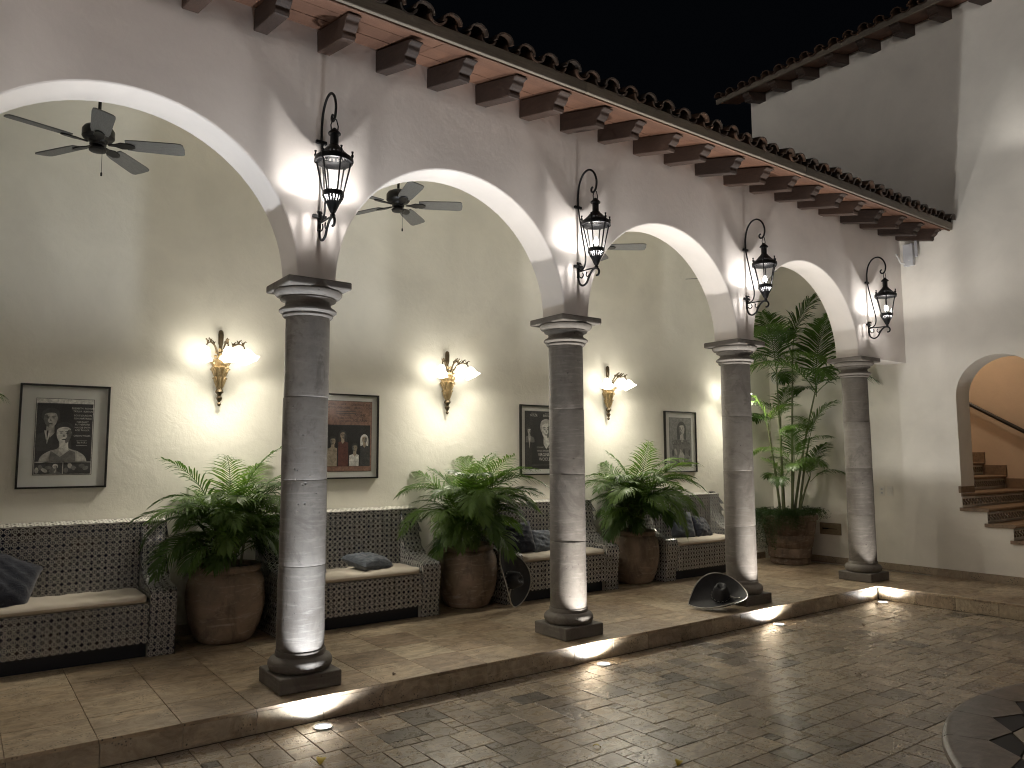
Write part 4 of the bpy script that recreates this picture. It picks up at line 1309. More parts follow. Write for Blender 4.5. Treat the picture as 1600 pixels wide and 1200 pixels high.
# ------------------------------------------------------------------ palms
def frond_mb(L, th0, droop, npair, lw, ll, seed, stalk=.22, vee=.35, gap=1.0):
    r_ = random.Random(seed)
    q = MB()
    n = 14; pts = [Vector((0,0,0))]; tang = []
    side_bend = r_.uniform(-.25, .25)
    for k in range(n):
        s_ = (k+.5)/n
        th = th0-droop*s_**1.35
        az = side_bend*s_
        d = Vector((math.cos(th)*math.cos(az), math.cos(th)*math.sin(az), math.sin(th)))
        tang.append(d); pts.append(pts[-1]+d*(L/n))
    tang.append(tang[-1])
    q.tube(pts, [.0055*(1-.75*k/n) for k in range(n+1)], 5)
    def at(s_):
        f_ = s_*n; k = min(n-1, int(f_)); return pts[k].lerp(pts[k+1], f_-k), tang[k].lerp(tang[min(n, k+1)], f_-k).normalized()
    for k in range(npair):
        s_ = stalk+(1-stalk)*(k+.5)/npair
        p0, t0 = at(min(.999, s_))
        side0 = Vector((0,0,1)).cross(t0)
        if side0.length < .15: side0 = Vector((0,1,0))
        side0.normalize(); upv = t0.cross(side0)
        env = math.sin(PI*min(1, .18+.82*((s_-stalk)/(1-stalk))**.8))**.6
        env = max(env, .35)
        for sg in (1, -1):
            l_ = ll*env*r_.uniform(.88, 1.08)
            fw = .75+.65*(s_-stalk)/(1-stalk)+r_.uniform(-.12,.12)
            d = (side0*sg*1.0+t0*fw+upv*(vee+r_.uniform(-.12,.12))).normalized()
            wv = t0.cross(d); wdir = (t0-d*t0.dot(d)).normalized()
            a = p0; w0 = lw
            dd = d.copy()
            row = []
            for j in range(4):
                wj = (0.45, 1.0, .72, .0)[j]*w0*.5
                row.append((a-wdir*wj, a+wdir*wj))
                dd = (dd+Vector((0,0,-1))*(.13+.15*j)*r_.uniform(.6,1.4)).normalized()
                a = a+dd*(l_/3)
            vs_ = [row[0][0], row[0][1], row[1][0], row[1][1], row[2][0], row[2][1], (row[3][0]+row[3][1])*.5]
            q.add(vs_, [(0,1,3,2), (2,3,5,4), (4,5,6)])
    return q
def frond_mesh(name, **kw):
    q = frond_mb(**kw)
    me = bpy.data.meshes.new(name); me.from_pydata(q.v, [], q.f); me.materials.append(M['leaf'])
    return me
FM = []
for k, (L_, th, dr) in enumerate([(.84, 86, 62), (.88, 80, 92), (.88, 73, 112), (.84, 65, 120), (.78, 56, 124), (.70, 48, 122), (.60, 40, 118), (.50, 28, 95), (.80, 70, 100)]):
    FM.append(frond_mesh('frond', L=L_, th0=R(th), droop=R(dr), npair=25, lw=.0155, ll=.25, seed=k+1, stalk=.24))
def bushy_palm(label, x, y, z, seed, sc_=1.0, lean=0.0):
    r_ = random.Random(seed)
    t = thing('potted_palm', label, 'palm', (x, y, z), 0, 'bushy palms in clay pots')
    st_ = MB()
    for k in range(9):
        a = r_.uniform(0, 6.28); rr = r_.uniform(.01, .10)
        st_.tube([(rr*math.cos(a), rr*math.sin(a), -.03), (rr*1.3*math.cos(a), rr*1.3*math.sin(a), .16), (rr*1.6*math.cos(a), rr*1.6*math.sin(a), .30)], [.012,.010,.007], 6)
    st_.build('stem', M['cane'], t, smooth=50)
    spec = [0,0,1,1,8,2,1,2,8,1,3,2,8,3,4,3,2,4,5,4,3,6,5,6,7]*5
    a = r_.uniform(0, 6.28)
    for k, f_ in enumerate(spec[:100]):
        a += 2.39996+r_.uniform(-.3,.3)
        dz = r_.uniform(.06, .26) if f_ < 5 else r_.uniform(.06, .22)
        rr = r_.uniform(.02, .10)
        s_ = sc_*r_.uniform(.62, 1.12)
        # keep the leaves off the back wall
        if math.sin(a) > .3 and f_ in (2,3,4,5,6,7,8): s_ *= .50
        elif math.sin(a) > .2 and f_ == 1: s_ *= .7
        inst('frond', FM[f_], t, (rr*math.cos(a), rr*math.sin(a)-.02, dz), (r_.uniform(-.25,.25), r_.uniform(-.2,.2), a), (s_, s_, s_))
    return t
bushy_palm('bushy green palm in the clay pot left of the nearest column', -.05, 1.45, .56, 11, .92)
bushy_palm('bushy green palm in the clay pot behind the upright sombrero', 2.16, 1.45, .56, 23, .97)
bushy_palm('bushy green palm reaching towards the poster between second and third columns', 4.36, 1.45, .56, 35, 1.02)

# tall cane palm in the corner
TF = []
for k, (L_, th, dr) in enumerate([(.95, 70, 85), (.92, 58, 100), (.88, 48, 95), (.80, 82, 60), (.75, 40, 90)]):
    TF.append(frond_mesh('frond', L=L_, th0=R(th), droop=R(dr), npair=34, lw=.019, ll=.38, seed=40+k, stalk=.18, vee=.25))
def tall_palm(label, x, y, z, canes, seed, sc_=1.0, ymax=None):
    r_ = random.Random(seed)
    t = thing('tall_palm', label, 'palm', (x, y, z))
    for (bx, by, tx, ty, h, nf, fs_, az0) in canes:
        pts = [(bx, by, -.03), (bx+(tx-bx)*.28, by+(ty-by)*.28, h*.33), (bx+(tx-bx)*.6, by+(ty-by)*.6, h*.66), (tx, ty, h)]
        pp = smoothpts(pts, 5)
        MB().tube(pp, [.019*(1-.5*k/(len(pp)-1))*sc_ for k in range(len(pp))], 7).build('cane', M['cane'], t, smooth=50)
        for k in range(nf):
            a = az0+k*2.39996+r_.uniform(-.25,.25)
            s_ = fs_*r_.uniform(.85, 1.1)
            f_ = (3, 0, 1, 2, 4, 1, 2)[k % 7]
            wx, wy = x+tx+.75*s_*math.cos(a), y+ty+.75*s_*math.sin(a)
            q_ = 1.0
            if wx > XR-.02: q_ = (XR-.02-x-tx)/(wx-x-tx)
            if wy > YB-.02: q_ = min(q_, (YB-.02-y-ty)/(wy-y-ty))
            if q_ < .55 and k > 2: continue
            s_ *= max(.4, q_)
            inst('frond', TF[f_], t, (tx, ty, h-.01-.02*k), (r_.uniform(-.08,.08), r_.uniform(-.08,.08), a), (s_, s_, s_))
    return t
# canes: base xy, top xy, height, fronds, frond scale, azimuth
tall_palm('tall slender cane palm in the far corner', 7.03, 1.27, .60, [
    (-.06, .02, -.12, .02, 1.90, 5, 1.15, 3.6), (.04, -.03, .05, -.12, 2.15, 5, 1.3, 4.9), (.08, -.02, .17, -.36, 1.66, 6, 1.25, 4.2),
    (-.12, .03, -.30, .06, 1.20, 3, .70, 2.6), (.0, .08, .05, .10, 1.30, 3, .70, 4.4), (.10, -.08, .20, -.22, 1.02, 4, .85, 5.0),
    (-.05, -.08, -.16, -.22, .70, 4, .70, 3.4), (.03, -.12, .08, -.28, .52, 4, .65, 4.6), (-.14, -.04, -.26, -.10, .45, 4, .6, 2.8), (.12, .03, .20, .05, .55, 3, .55, 5.4)], 5)
# a palm standing outside the view on the near side: only leaf tips reach in
tall_palm('palm with a single leaf tip reaching in beside the near poster', -2.28, 1.15, .0, [
    (0, 0, .02, -.03, 1.30, 4, .92, .25), (.05, .05, .10, .05, 1.75, 3, .60, .9)], 15)
np_ = [o for o in bpy.data.objects if o.name.startswith('tall_palm')][-1]
def reach(me, tip, s_, cane=True):
    q = max((v.co for v in me.vertices), key=lambda c: c.x)
    b = Vector(tip)-Vector(np_.location)-q*s_
    inst('frond', me, np_, b, (0,0,0), (s_,)*3)
    MB().tube([(0,0,-.05), (b.x*.4, b.y*.4, b.z*.5), b], [.018,.015,.01], 7).build('cane', M['cane'], np_, smooth=50)
reach(TF[1], (-1.515, 1.15, 1.72), .9)
# trailing fern in the corner pot
fr = thing('fern', 'feathery dark fern spilling over the rim of the ribbed terracotta pot', 'fern', (7.03, 1.27, .60))
ff = MB()
r_ = random.Random(3)
for k in range(620):
    a = r_.uniform(0, 2*PI)
    if r_.random() < .62: a = r_.uniform(2.1, 4.1)
    rr = r_.uniform(.15, .33); L_ = r_.uniform(.10, .30); dr = r_.uniform(.15, .55) if 2.1 < a < 3.3 else (r_.uniform(.05, .24) if a < 4.2 else r_.uniform(.02, .12))
    p0 = Vector((rr*math.cos(a), rr*math.sin(a), r_.uniform(.0,.03)))
    d = Vector((math.cos(a+r_.uniform(-.5,.5)), math.sin(a+r_.uniform(-.5,.5)), 0))
    pts = [p0]
    m_ = 9
    for j in range(1, m_+1):
        s_ = j/m_
        pts.append(p0+d*min(L_*s_*1.0, .42-rr+.05*s_)+Vector((0,0, .10*math.sin(PI*s_*.8)-dr*s_**2.2)))
    lim = XR-.02-7.03
    pts = [Vector((min(p_.x, lim), min(p_.y, YB-.02-1.27), p_.z)) for p_ in pts]
    for j in range(m_):
        a0, b0 = pts[j], pts[j+1]
        for q_ in range(5):
            c0 = a0.lerp(b0, q_/5)
            v1 = Vector((r_.uniform(-1,1), r_.uniform(-1,1), r_.uniform(-.6,.8))).normalized()*.026
            v2 = Vector((r_.uniform(-1,1), r_.uniform(-1,1), r_.uniform(-1,1))).normalized()*.003
            ff.add([c0-v2, c0+v2, c0+v1], [(0,1,2)])
o = ff.build('foliage', M['leaf_dark'], fr, fixn=False); o['kind'] = 'stuff'

# ------------------------------------------------------------------ sombreros
def make_sombrero(label):
    t = thing('sombrero', label, 'sombrero', (0,0,0), 0, 'black sombreros left on the floor')
    n, m = 64, 14
    RB = .235
    def brim(r_, a):
        k = max(0, (r_-.07)/(RB-.07))
        da = abs(math.atan2(math.sin(a-PI), math.cos(a-PI)))
        r2 = r_*(1+.34*k*math.exp(-(da/.34)**1.2))
        x, y = r2*math.cos(a), r2*math.sin(a)
        z = .085*(abs(y)/RB)**1.8*k**.6+.018*k**4
        yy = y*(1-.10*k*abs(math.sin(a)))
        return x, yy, z
    vs_ = []; fs = []
    for i in range(m+1):
        r_ = .070+(RB-.070)*i/m
        for k in range(n): vs_.append(brim(r_, 2*PI*k/n))
    for i in range(m+1):
        r_ = .070+(RB-.070)*i/m
        for k in range(n):
            x, y, z = brim(r_, 2*PI*k/n); vs_.append((x, y, z-.006))
    o_ = (m+1)*n
    for i in range(m):
        for k in range(n):
            k2 = (k+1) % n
            fs.append((i*n+k, i*n+k2, (i+1)*n+k2, (i+1)*n+k)); fs.append((o_+i*n+k, o_+(i+1)*n+k, o_+(i+1)*n+k2, o_+i*n+k2))
    for k in range(n):
        k2 = (k+1) % n; fs.append((m*n+k, m*n+k2, o_+m*n+k2, o_+m*n+k))
    MB().add(vs_, fs).build('brim', M['hat'], t, smooth=60)
    tr = MB()
    tr.tube([Vector(brim(RB+.001, 2*PI*k/n))+Vector((0,0,-.003)) for k in range(n+1)], .0055, 6)
    tr.build('brim_braid', M['silver'], t, smooth=60)
    em = MB()
    for k in range(n):
        a = 2*PI*k/n
        if k % 2: continue
        p0 = Vector(brim(RB*.93, a)); p1 = Vector(brim(RB*.85, a+.06)); 
        dn = Vector((0,0,-.0085)) 
        ctr = (p0+p1)/2+dn
        em.tube([Vector(brim(RB*.95, a))+dn, Vector(brim(RB*.90, a+.05))+dn, Vector(brim(RB*.85, a))+dn], .0035, 5)
    em.build('embroidery', M['silver'], t, smooth=60)['kind'] = 'stuff'
    # crown with a front pinch
    vs_ = []; fs = []
    prof = [(.078,-.002), (.076,.03), (.070,.07), (.062,.105), (.054,.130), (.042,.145), (.024,.150), (.0,.146)]
    N = 32
    for r_, z in prof:
        for k in range(N):
            a = 2*PI*k/N
            pin = 1-.35*max(0, z/.15)*(math.exp(-((a-PI*.75)/.45)**2)+math.exp(-((a-PI*1.25)/.45)**2))
            dz = -.045*max(0, z/.15)**3*math.exp(-(r_/.035)**2) - .012*max(0, z/.15)**2*abs(math.sin(a))
            vs_.append((r_*pin*math.cos(a)*1.08, r_*pin*math.sin(a), z+dz))
    for i in range(len(prof)-1):
        for k in range(N): fs.append((i*N+k, i*N+(k+1)%N, (i+1)*N+(k+1)%N, (i+1)*N+k))
    MB().add(vs_, fs).build('crown', M['hat'], t, smooth=70)
    bd = MB(); bd.lathe([(.081,.004), (.082,.012), (.081,.024), (.078,.030)], 32, cap0=False, cap1=False).build('hat_band', M['hat'], t, smooth=50)
    bn = MB()
    for k in range(14):
        a = 2*PI*k/14
        bn.tube([(.080*math.cos(a-.12), .080*math.sin(a-.12), .010), (.083*math.cos(a), .083*math.sin(a), .022), (.080*math.cos(a+.12), .080*math.sin(a+.12), .010)], .003, 5)
    bn.build('band_braid', M['silver'], t, smooth=50)
    MB().tube([(.070,-.045,.02), (.10,-.075,.018), (.13,-.085,.012), (.145,-.10,.02)], [.008,.007,.006,.012], 6).build('tassel', M['silver'], t, smooth=50)
    return t
h1 = make_sombrero('black sombrero lying on the platform against the third column plinth'); index_kids()
h2 = copy_tree(h1); h2['label'] = 'black sombrero standing on edge between a clay pot and bench'
def orient(o, loc, normal, right, roll=0):
    z = Vector(normal).normalized(); x = Vector(right); x = (x-z*x.dot(z)).normalized(); y = z.cross(x)
    m = Matrix((x, y, z)).transposed().to_4x4() @ Matrix.Rotation(R(roll), 4, 'Z')
    o.rotation_euler = m.to_euler(); o.location = loc
vd = Vector((-.78, -.63, 0)); rt = Vector((.807, -.59, 0))
orient(h1, (3.95, -.06, .098), Vector((0,0,1))*.84+vd*.54, rt+Vector((0,0,.14)), 8)
vd2 = Vector((-.58, -.81, 0)); rt2 = Vector((.81, -.58, 0))
orient(h2, (2.345, 1.03, .262), vd2*.52+rt2*.80+Vector((0,0,1))*.22, Vector((0,0,-1)), 8)

# ------------------------------------------------------------------ framed posters
def text_mesh(txt, size, mat, parent, x, z, y, align='CENTER', sx=1.0, name='lettering'):
    cu = bpy.data.curves.new('txt', 'FONT'); cu.body = txt; cu.size = size; cu.align_x = align; cu.resolution_u = 2
    ob = bpy.data.objects.new('txt', cu); C.objects.link(ob)
    dg = bpy.context.evaluated_depsgraph_get()
    me = bpy.data.meshes.new_from_object(ob.evaluated_get(dg))
    bpy.data.objects.remove(ob); 
    me.name = name
    me.materials.clear(); me.materials.append(mat)
    o = bpy.data.objects.new(name, me); C.objects.link(o); o.parent = parent
    o.location = (x, y, z); o.rotation_euler = (PI/2, 0, 0); o.scale = (sx, 1, 1)
    return o
CLIP = [-9, 9, -9, 9]
def ell(cx, cz, rx, rz, n=20, a=0):
    return [(cx+rx*math.cos(2*PI*k/n)*math.cos(a)-rz*math.sin(2*PI*k/n)*math.sin(a), cz+rx*math.cos(2*PI*k/n)*math.sin(a)+rz*math.sin(2*PI*k/n)*math.cos(a)) for k in range(n)]
def flat(poly, ink, parent, y, name='printed_figure'):
    poly = [(min(max(a, CLIP[0]), CLIP[1]), min(max(b, CLIP[2]), CLIP[3])) for a, b in poly]
    q = MB(); q.add([(a, y, b) for a, b in poly], [tuple(range(len(poly)))])
    return q.build(name, INK[ink], parent, fixn=False)
def poster(label, x, z, w, h, mw, mtop, mbot, ink):
    """frame in local coords, centre at origin, wall at y=0"""
    t = thing('framed_poster', label, 'poster', (x, YB, z), 0, 'framed film posters on the back wall')
    fw = .0135; d = .032
    q = MB()
    q.box(-w/2, w/2, -d, -.002, h/2-fw, h/2); q.box(-w/2, w/2, -d, -.002, -h/2, -h/2+fw)
    q.box(-w/2, -w/2+fw, -d, -.002, -h/2+fw, h/2-fw); q.box(w/2-fw, w/2, -d, -.002, -h/2+fw, h/2-fw)
    q.build('frame', M['frame'], t)
    MB().box(-w/2+fw, w/2-fw, -.014, -.004, -h/2+fw, h/2-fw).build('mat_board', M['mat'], t)
    pw0, pw1 = -w/2+mw, w/2-mw
    pz0, pz1 = -h/2+mbot, h/2-mtop
    pr = MB().box(pw0, pw1, -.0165, -.0142, pz0, pz1).build('print', INK[ink], t)
    MB().box(pw0-.004, pw1+.004, -.0150, -.0141, pz0-.004, pz1+.004).build('mat_bevel', INK[1], t)
    q = MB(); q.add([(-w/2+fw,-.027,-h/2+fw),(w/2-fw,-.027,-h/2+fw),(w/2-fw,-.027,h/2-fw),(-w/2+fw,-.027,h/2-fw)], [(0,1,2,3)])
    q.build('glazing', M['glass'], t, fixn=False)
    CLIP[:] = [pw0+.003, pw1-.003, pz0+.003, pz1-.003]
    return t, pr, pw0, pw1, pz0, pz1
def curve2(pts, n=5): return [(q.x, q.y) for q in smoothpts([(a, b, 0) for a, b in pts], n)]
def bust(pr, cx, cz, s_, face, hair, body, y, tilt=0.0, longhair=False):
    T = lambda pts: [(cx+s_*a, cz+s_*b) for a, b in pts]
    if longhair: flat(T(curve2([(-.95,-1.6), (-1.02,-.6), (-.9,.5), (-.35,1.12), (.35,1.12), (.9,.5), (1.02,-.6), (.95,-1.6)])), hair, pr, y)
    flat(T(curve2([(-2.0,-3.3), (-1.85,-2.2), (-1.2,-1.62), (-.42,-1.3), (-.34,-.6), (.34,-.6), (.42,-1.3), (1.2,-1.62), (1.85,-2.2), (2.0,-3.3)])), body, pr, y-.0004)
    flat(T([(-.36,-1.45), (-.34,-.5), (.34,-.5), (.40,-1.45), (0,-1.95)]), face if body != 1 else face, pr, y-.0006)
    flat(T(curve2([(-.66,-.2), (-.80,.35), (-.62,.90), (.0,1.16), (.62,.92), (.80,.35), (.68,-.2)])), hair, pr, y-.0008)
    flat(T(curve2([(-.58,.45), (-.60,-.05), (-.46,-.55), (-.18,-.86), (.0,-.90), (.18,-.86), (.46,-.55), (.60,-.05), (.58,.45), (.3,.68), (-.3,.70), (-.58,.45)])), face, pr, y-.0012)
    sd = -1 if tilt > 0 else 1
    flat(T([(sd*a, b) for a, b in curve2([(.58,.42), (.60,-.05), (.46,-.55), (.18,-.84), (.10,-.5), (.26,-.2), (.20,.1), (.34,.42), (.58,.42)])]), 2, pr, y-.0014)
    flat(T(curve2([(-.66,.10), (-.50,.50), (.0,.66-.2*tilt), (.46,.56), (.66,.10), (.72,.7), (.0,1.12), (-.72,.7), (-.66,.10)])), hair, pr, y-.0016)
    for e in (-.24, .24):
        flat(T(ell(e, .10, .13, .05, 10)), 0, pr, y-.0018); flat(T([(e-.17,.24), (e+.17,.24), (e+.15,.29), (e-.13,.30)]), 0, pr, y-.0018)
    flat(T(ell(0, -.50, .19, .055, 10)), 1, pr, y-.0018)
    flat(T([(-.02,.05), (.10,-.24), (-.10,-.24)]), 2, pr, y-.0018)
PY = -.0175
# poster 1: dark print with a couple and a column of names
t, pr, a0, a1, z0, z1 = poster('black and white framed poster of a couple above the near bench', -1.15, 1.545, .575, .755, .105, .105, .10, 4)
zc1 = z1-.032; zc0 = z0+.092
flat([(a0+.004, zc0), (a1-.004, zc0), (a1-.004, zc1), (a0+.004, zc1)], 0, pr, PY, 'printed_panel')
bust(pr, a0+.092, zc1-.115, .070, 3, 1, 1, PY-.0006, .1)
flat([(a0+.055, zc1-.20), (a0+.075, zc1-.30), (a0+.095, zc1-.20)], 4, pr, PY-.003); flat([(a0+.070, zc1-.20), (a0+.073, zc1-.29), (a0+.082, zc1-.20)], 0, pr, PY-.0034)
CLIP[2] = zc0+.002
bust(pr, a0+.180, zc1-.225, .078, 4, 1, 3, PY-.004, -.12)
CLIP[2] = z0+.003
flat([(a0+.09, zc0+.004), (a0+.10, zc0+.08), (a0+.16, zc0+.035), (a0+.22, zc0+.085), (a0+.255, zc0+.07), (a0+.26, zc0+.004)], 2, pr, PY-.0075)
for k, (s1, dz) in enumerate((('ELIZABETH  RICHARD', .0), ('TAYLOR  BURTON', .022), ('LOUIS JOURDAN', .052), ('ELSA MARTINELLI', .074), ('MARGARET', .101), ('RUTHERFORD', .119), ('MAGGIE SMITH', .141), ('ROD TAYLOR', .161), ('ORSON WELLES', .202), ('The V.I.P.s', .252))):
    text_mesh(s1, .0175, INK[4], pr, a1-.070, zc1-.040-dz, PY-.0085, sx=.86)
for dz in (.232, .266): flat([(a1-.105, zc1-.04-dz), (a1-.035, zc1-.04-dz), (a1-.035, zc1-.042-dz), (a1-.105, zc1-.042-dz)], 4, pr, PY-.0085, 'printed_rule')
xm = (a0+a1)/2
for (u0, u1) in ((a0+.004, xm-.003), (xm+.003, a1-.004)):
    flat([(u0, z0+.004), (u1, z0+.004), (u1, zc0-.005), (u0, zc0-.005)], 1, pr, PY, 'printed_panel')
bust(pr, a0+.135, z0+.052, .021, 3, 4, 2, PY-.0006)
for k in range(5):
    flat(ell(a0+.02+.024*k, z0+.03+.02*(k % 2), .013, .022, 12, .5*k), (3, 2, 3, 2, 2)[k], pr, PY-.0004*(k+1))
for k in range(6):
    flat(ell(xm+.02+.025*k, z0+.03+.016*((k*2) % 3), .015, .020, 12, .4*k), (2, 3, 8, 1, 2, 8)[k], pr, PY-.0004*(k+1))
# poster 2: brown print with four narrow portrait panels
t, pr, a0, a1, z0, z1 = poster('brown framed poster with a row of four portraits', 1.08, 1.575, .59, .765, .068, .065, .068, 5)
for k, (s1, sx_) in enumerate((('RICHARD', a0+.05), ('AVA', a0+.175), ('DEBORAH', a0+.31), ('SUE', a0+.415))): text_mesh(s1, .026, INK[0], pr, sx_, z1-.038, PY)
for k, (s1, sx_) in enumerate((('BURTON', a0+.05), ('GARDNER', a0+.175), ('KERR', a0+.31), ('LYON', a0+.415))): text_mesh(s1, .026, INK[0], pr, sx_, z1-.068, PY)
text_mesh('THE', .022, INK[0], pr, a1-.115, z1-.105, PY); text_mesh('NIGHT', .036, INK[0], pr, a1-.115, z1-.135, PY); text_mesh('OF THE', .018, INK[0], pr, a1-.115, z1-.153, PY); text_mesh('IGUANA', .036, INK[0], pr, a1-.115, z1-.185, PY)
for k, s1 in enumerate(('ONE MAN...', 'THREE WOMEN...', 'ONE NIGHT...')): text_mesh(s1, .021, INK[0], pr, a0+.20, z1-.135-.026*k, PY)
for k in range(2): flat([(a0+.10, z1-.090-.018*k), (a0+.30, z1-.090-.018*k), (a0+.30, z1-.096-.018*k), (a0+.10, z1-.096-.018*k)], 1, pr, PY, 'printed_rule')
zp1, zp0 = z1-.215, z0+.045
flat([(a0+.012, zp0), (a1-.014, zp0), (a1-.014, zp1), (a0+.012, zp1)], 0, pr, PY, 'printed_panel')
pw = (a1-a0-.03)/4
for k, (dz, fa, ha, bo2, lh) in enumerate(((.15, 6, 1, 6, False), (.095, 6, 1, 7, True), (.21, 6, 1, 4, False), (.13, 6, 4, 1, True))):
    xc = a0+.018+pw*(k+.5)
    x0_, x1_ = xc-pw/2+.006, xc+pw/2-.006
    keep = CLIP[:]
    CLIP[:] = [x0_, x1_, zp0+.002, zp1-.004]
    flat([(x0_, zp0), (x1_, zp0), (x1_, zp1-dz-.10), (x0_, zp1-dz-.10)], bo2, pr, PY-.0005)
    bust(pr, xc+.006*(-1)**k, zp1-dz, .040, fa, ha, bo2, PY-.0006, .15*(-1)**k, lh)
    CLIP[:] = keep
# poster 3: black print with a large portrait
t, pr, a0, a1, z0, z1 = poster('black framed poster with one large face, cut by the second column', 3.32, 1.565, .59, .75, .068, .068, .068, 0)
text_mesh('TAYLOR', .034, INK[4], pr, a0+.115, z1-.055, PY, sx=.8); text_mesh('BURTON', .034, INK[4], pr, a0+.30, z1-.055, PY, sx=.8)
text_mesh('ELIZABETH', .014, INK[3], pr, a0+.115, z1-.026, PY); text_mesh('RICHARD', .014, INK[3], pr, a0+.30, z1-.026, PY)
bust(pr, a0+.285, z1-.20, .105, 4, 3, 0, PY-.0006, -.1)
bust(pr, a0+.05, z1-.215, .036, 3, 1, 2, PY-.004); flat([(a0+.035, z1-.27), (a0+.05, z1-.40), (a0+.068, z1-.27)], 3, pr, PY-.0072)
text_mesh("EDWARD ALBEE'S", .024, INK[3], pr, a0+.245, z1-.395, PY-.006); text_mesh("WHO'S AFRAID OF", .022, INK[4], pr, a0+.245, z1-.432, PY-.006)
text_mesh('VIRGINIA', .050, INK[4], pr, a0+.255, z1-.482, PY-.006, sx=.85); text_mesh('WOOLF?', .050, INK[4], pr, a0+.265, z1-.53, PY-.006, sx=.85)
flat([(a0+.09, z0+.035), (a1-.05, z0+.035), (a1-.05, z0+.041), (a0+.09, z0+.041)], 2, pr, PY, 'printed_rule')
# poster 4: grey print
t, pr, a0, a1, z0, z1 = poster('grey framed poster with a queenly face, left of the third column', 5.54, 1.565, .58, .76, .09, .082, .082, 8)
bust(pr, (a0+a1)/2+.02, z1-.145, .085, 3, 1, 2, PY-.0006, .06, True)
text_mesh('CLEOPATRA', .066, INK[1], pr, (a0+a1)/2, z1-.335, PY-.004, sx=.92)
flat([(a0+.06, z1-.275), (a1-.04, z1-.275), (a1-.04, z1-.281), (a0+.06, z1-.281)], 1, pr, PY-.004, 'printed_rule')
flat([(a0+.01, z0+.01), (a1-.01, z0+.01), (a1-.06, z0+.10), (a0+.06, z0+.10)], 2, pr, PY-.004)
for k in range(7):
    xx = a0+.05+.05*k
    flat(ell(xx, z0+.16+.012*(k % 3), .020, .045, 12, .3*(k % 2)), (1, 3, 2, 3, 1, 2, 1)[k], pr, PY-.005-.0003*k)
flat(ell((a0+a1)/2, z0+.10, .05, .075), 3, pr, PY-.0075)

# ------------------------------------------------------------------ small things on the right wall
for (y_, lab, kind) in ((.235, 'white wall plate with two small sockets', 0), (.135, 'white wall plate with a single rocker switch', 1)):
    t = thing('switch_plate', lab, 'switch', (XR, y_, .95))
    bevel(MB().box(-.007, -.0005, -.036, .036, -.057, .057).build('plate', M['switch'], t), .003, 2)
    if kind: bevel(MB().box(-.012, -.0072, -.016, .016, -.033, .033).build('rocker', M['switch'], t), .002, 1)
    else:
        for dz in (-.022, .022): MB().box(-.0085, -.0072, -.012, .012, dz-.010, dz+.010).build('socket', M['grey_box'], t)
t = thing('wall_vent_panel', 'small brown access panel with a dark latch low on the corner wall', 'panel', (XR, .94, .44))
bevel(MB().box(-.012, -.0005, -.15, .15, -.075, .075).build('frame', M['lead'], t), .004, 1)
MB().box(-.016, -.0125, -.128, .128, -.056, .056).build('door', M['lead'], t)
MB().box(-.030, -.0162, .02, .10, -.006, .010).build('latch', M['iron'], t)
MB().box(-.024, -.0162, -.10, .02, -.001, .005).build('bolt', M['iron'], t)
t = thing('round_wall_lamp', 'small white drum shaped fitting on the wall behind the tall palm', 'wall lamp', (XR, 1.60, 2.46))
q = MB(); q.lathe([(.085,0), (.088,.01), (.088,.09), (.080,.10), (.0,.102)], 28, cap0=False, cap1=False)
o = q.build('drum', M['white_paint'], t, smooth=40); o.rotation_euler = (0, -PI/2, 0)
t = thing('wireless_box', 'grey box with a side panel and bent conduit under the eave', 'box', (XR-.001, -.27, 3.80))
bevel(MB().box(-.075, -.02, -.055, .06, -.135, .135).build('body', M['grey_box'], t), .006, 2)
MB().box(-.02, 0, -.02, .02, -.08, .08).build('mount', M['grey_box'], t)
bevel(MB().box(-.060, -.04, -.105, -.07, -.04, .16).build('antenna_panel', M['grey_box'], t), .006, 2)
MB().tube([(-.10,.128,.03), (-.10,.10,-.03), (-.09,.085,-.085), (-.07,.05,-.10), (-.05,.03,-.136)], .011, 8).build('conduit', M['white_paint'], t, smooth=50)
MB().lathe([(.006,0), (.005,.003)], 10).build('indicator_lamp', M['switch'], t, loc=(-.0755, -.01, -.07)).rotation_euler = (0, -PI/2, 0)

# ------------------------------------------------------------------ fountain
ft = thing('fountain', 'round stone fountain rim with dark coping slabs and star tiles', 'fountain', (FX, FY, ZG))
ZF = .44
MB().lathe([(FR-.05,0), (FR-.05,ZF-.055)], 96, cap0=False, cap1=False).build('wall', M['coping'], ft, smooth=30)
MB().lathe([(FR-.06,ZF-.056), (FR-.06,ZF-.014), (1.00,ZF-.014), (1.00,.05)], 96, cap0=False, cap1=False).build('bed', M['grout'], ft, smooth=30)
MB().lathe([(1.00,.12), (.0,.121)], 64, cap0=False, cap1=False).build('basin_floor', M['blacktile'], ft)
NF = 27
dA = 2*PI/NF
A0 = R(102.3)
def polar(r_, a): return (r_*math.cos(a), r_*math.sin(a))
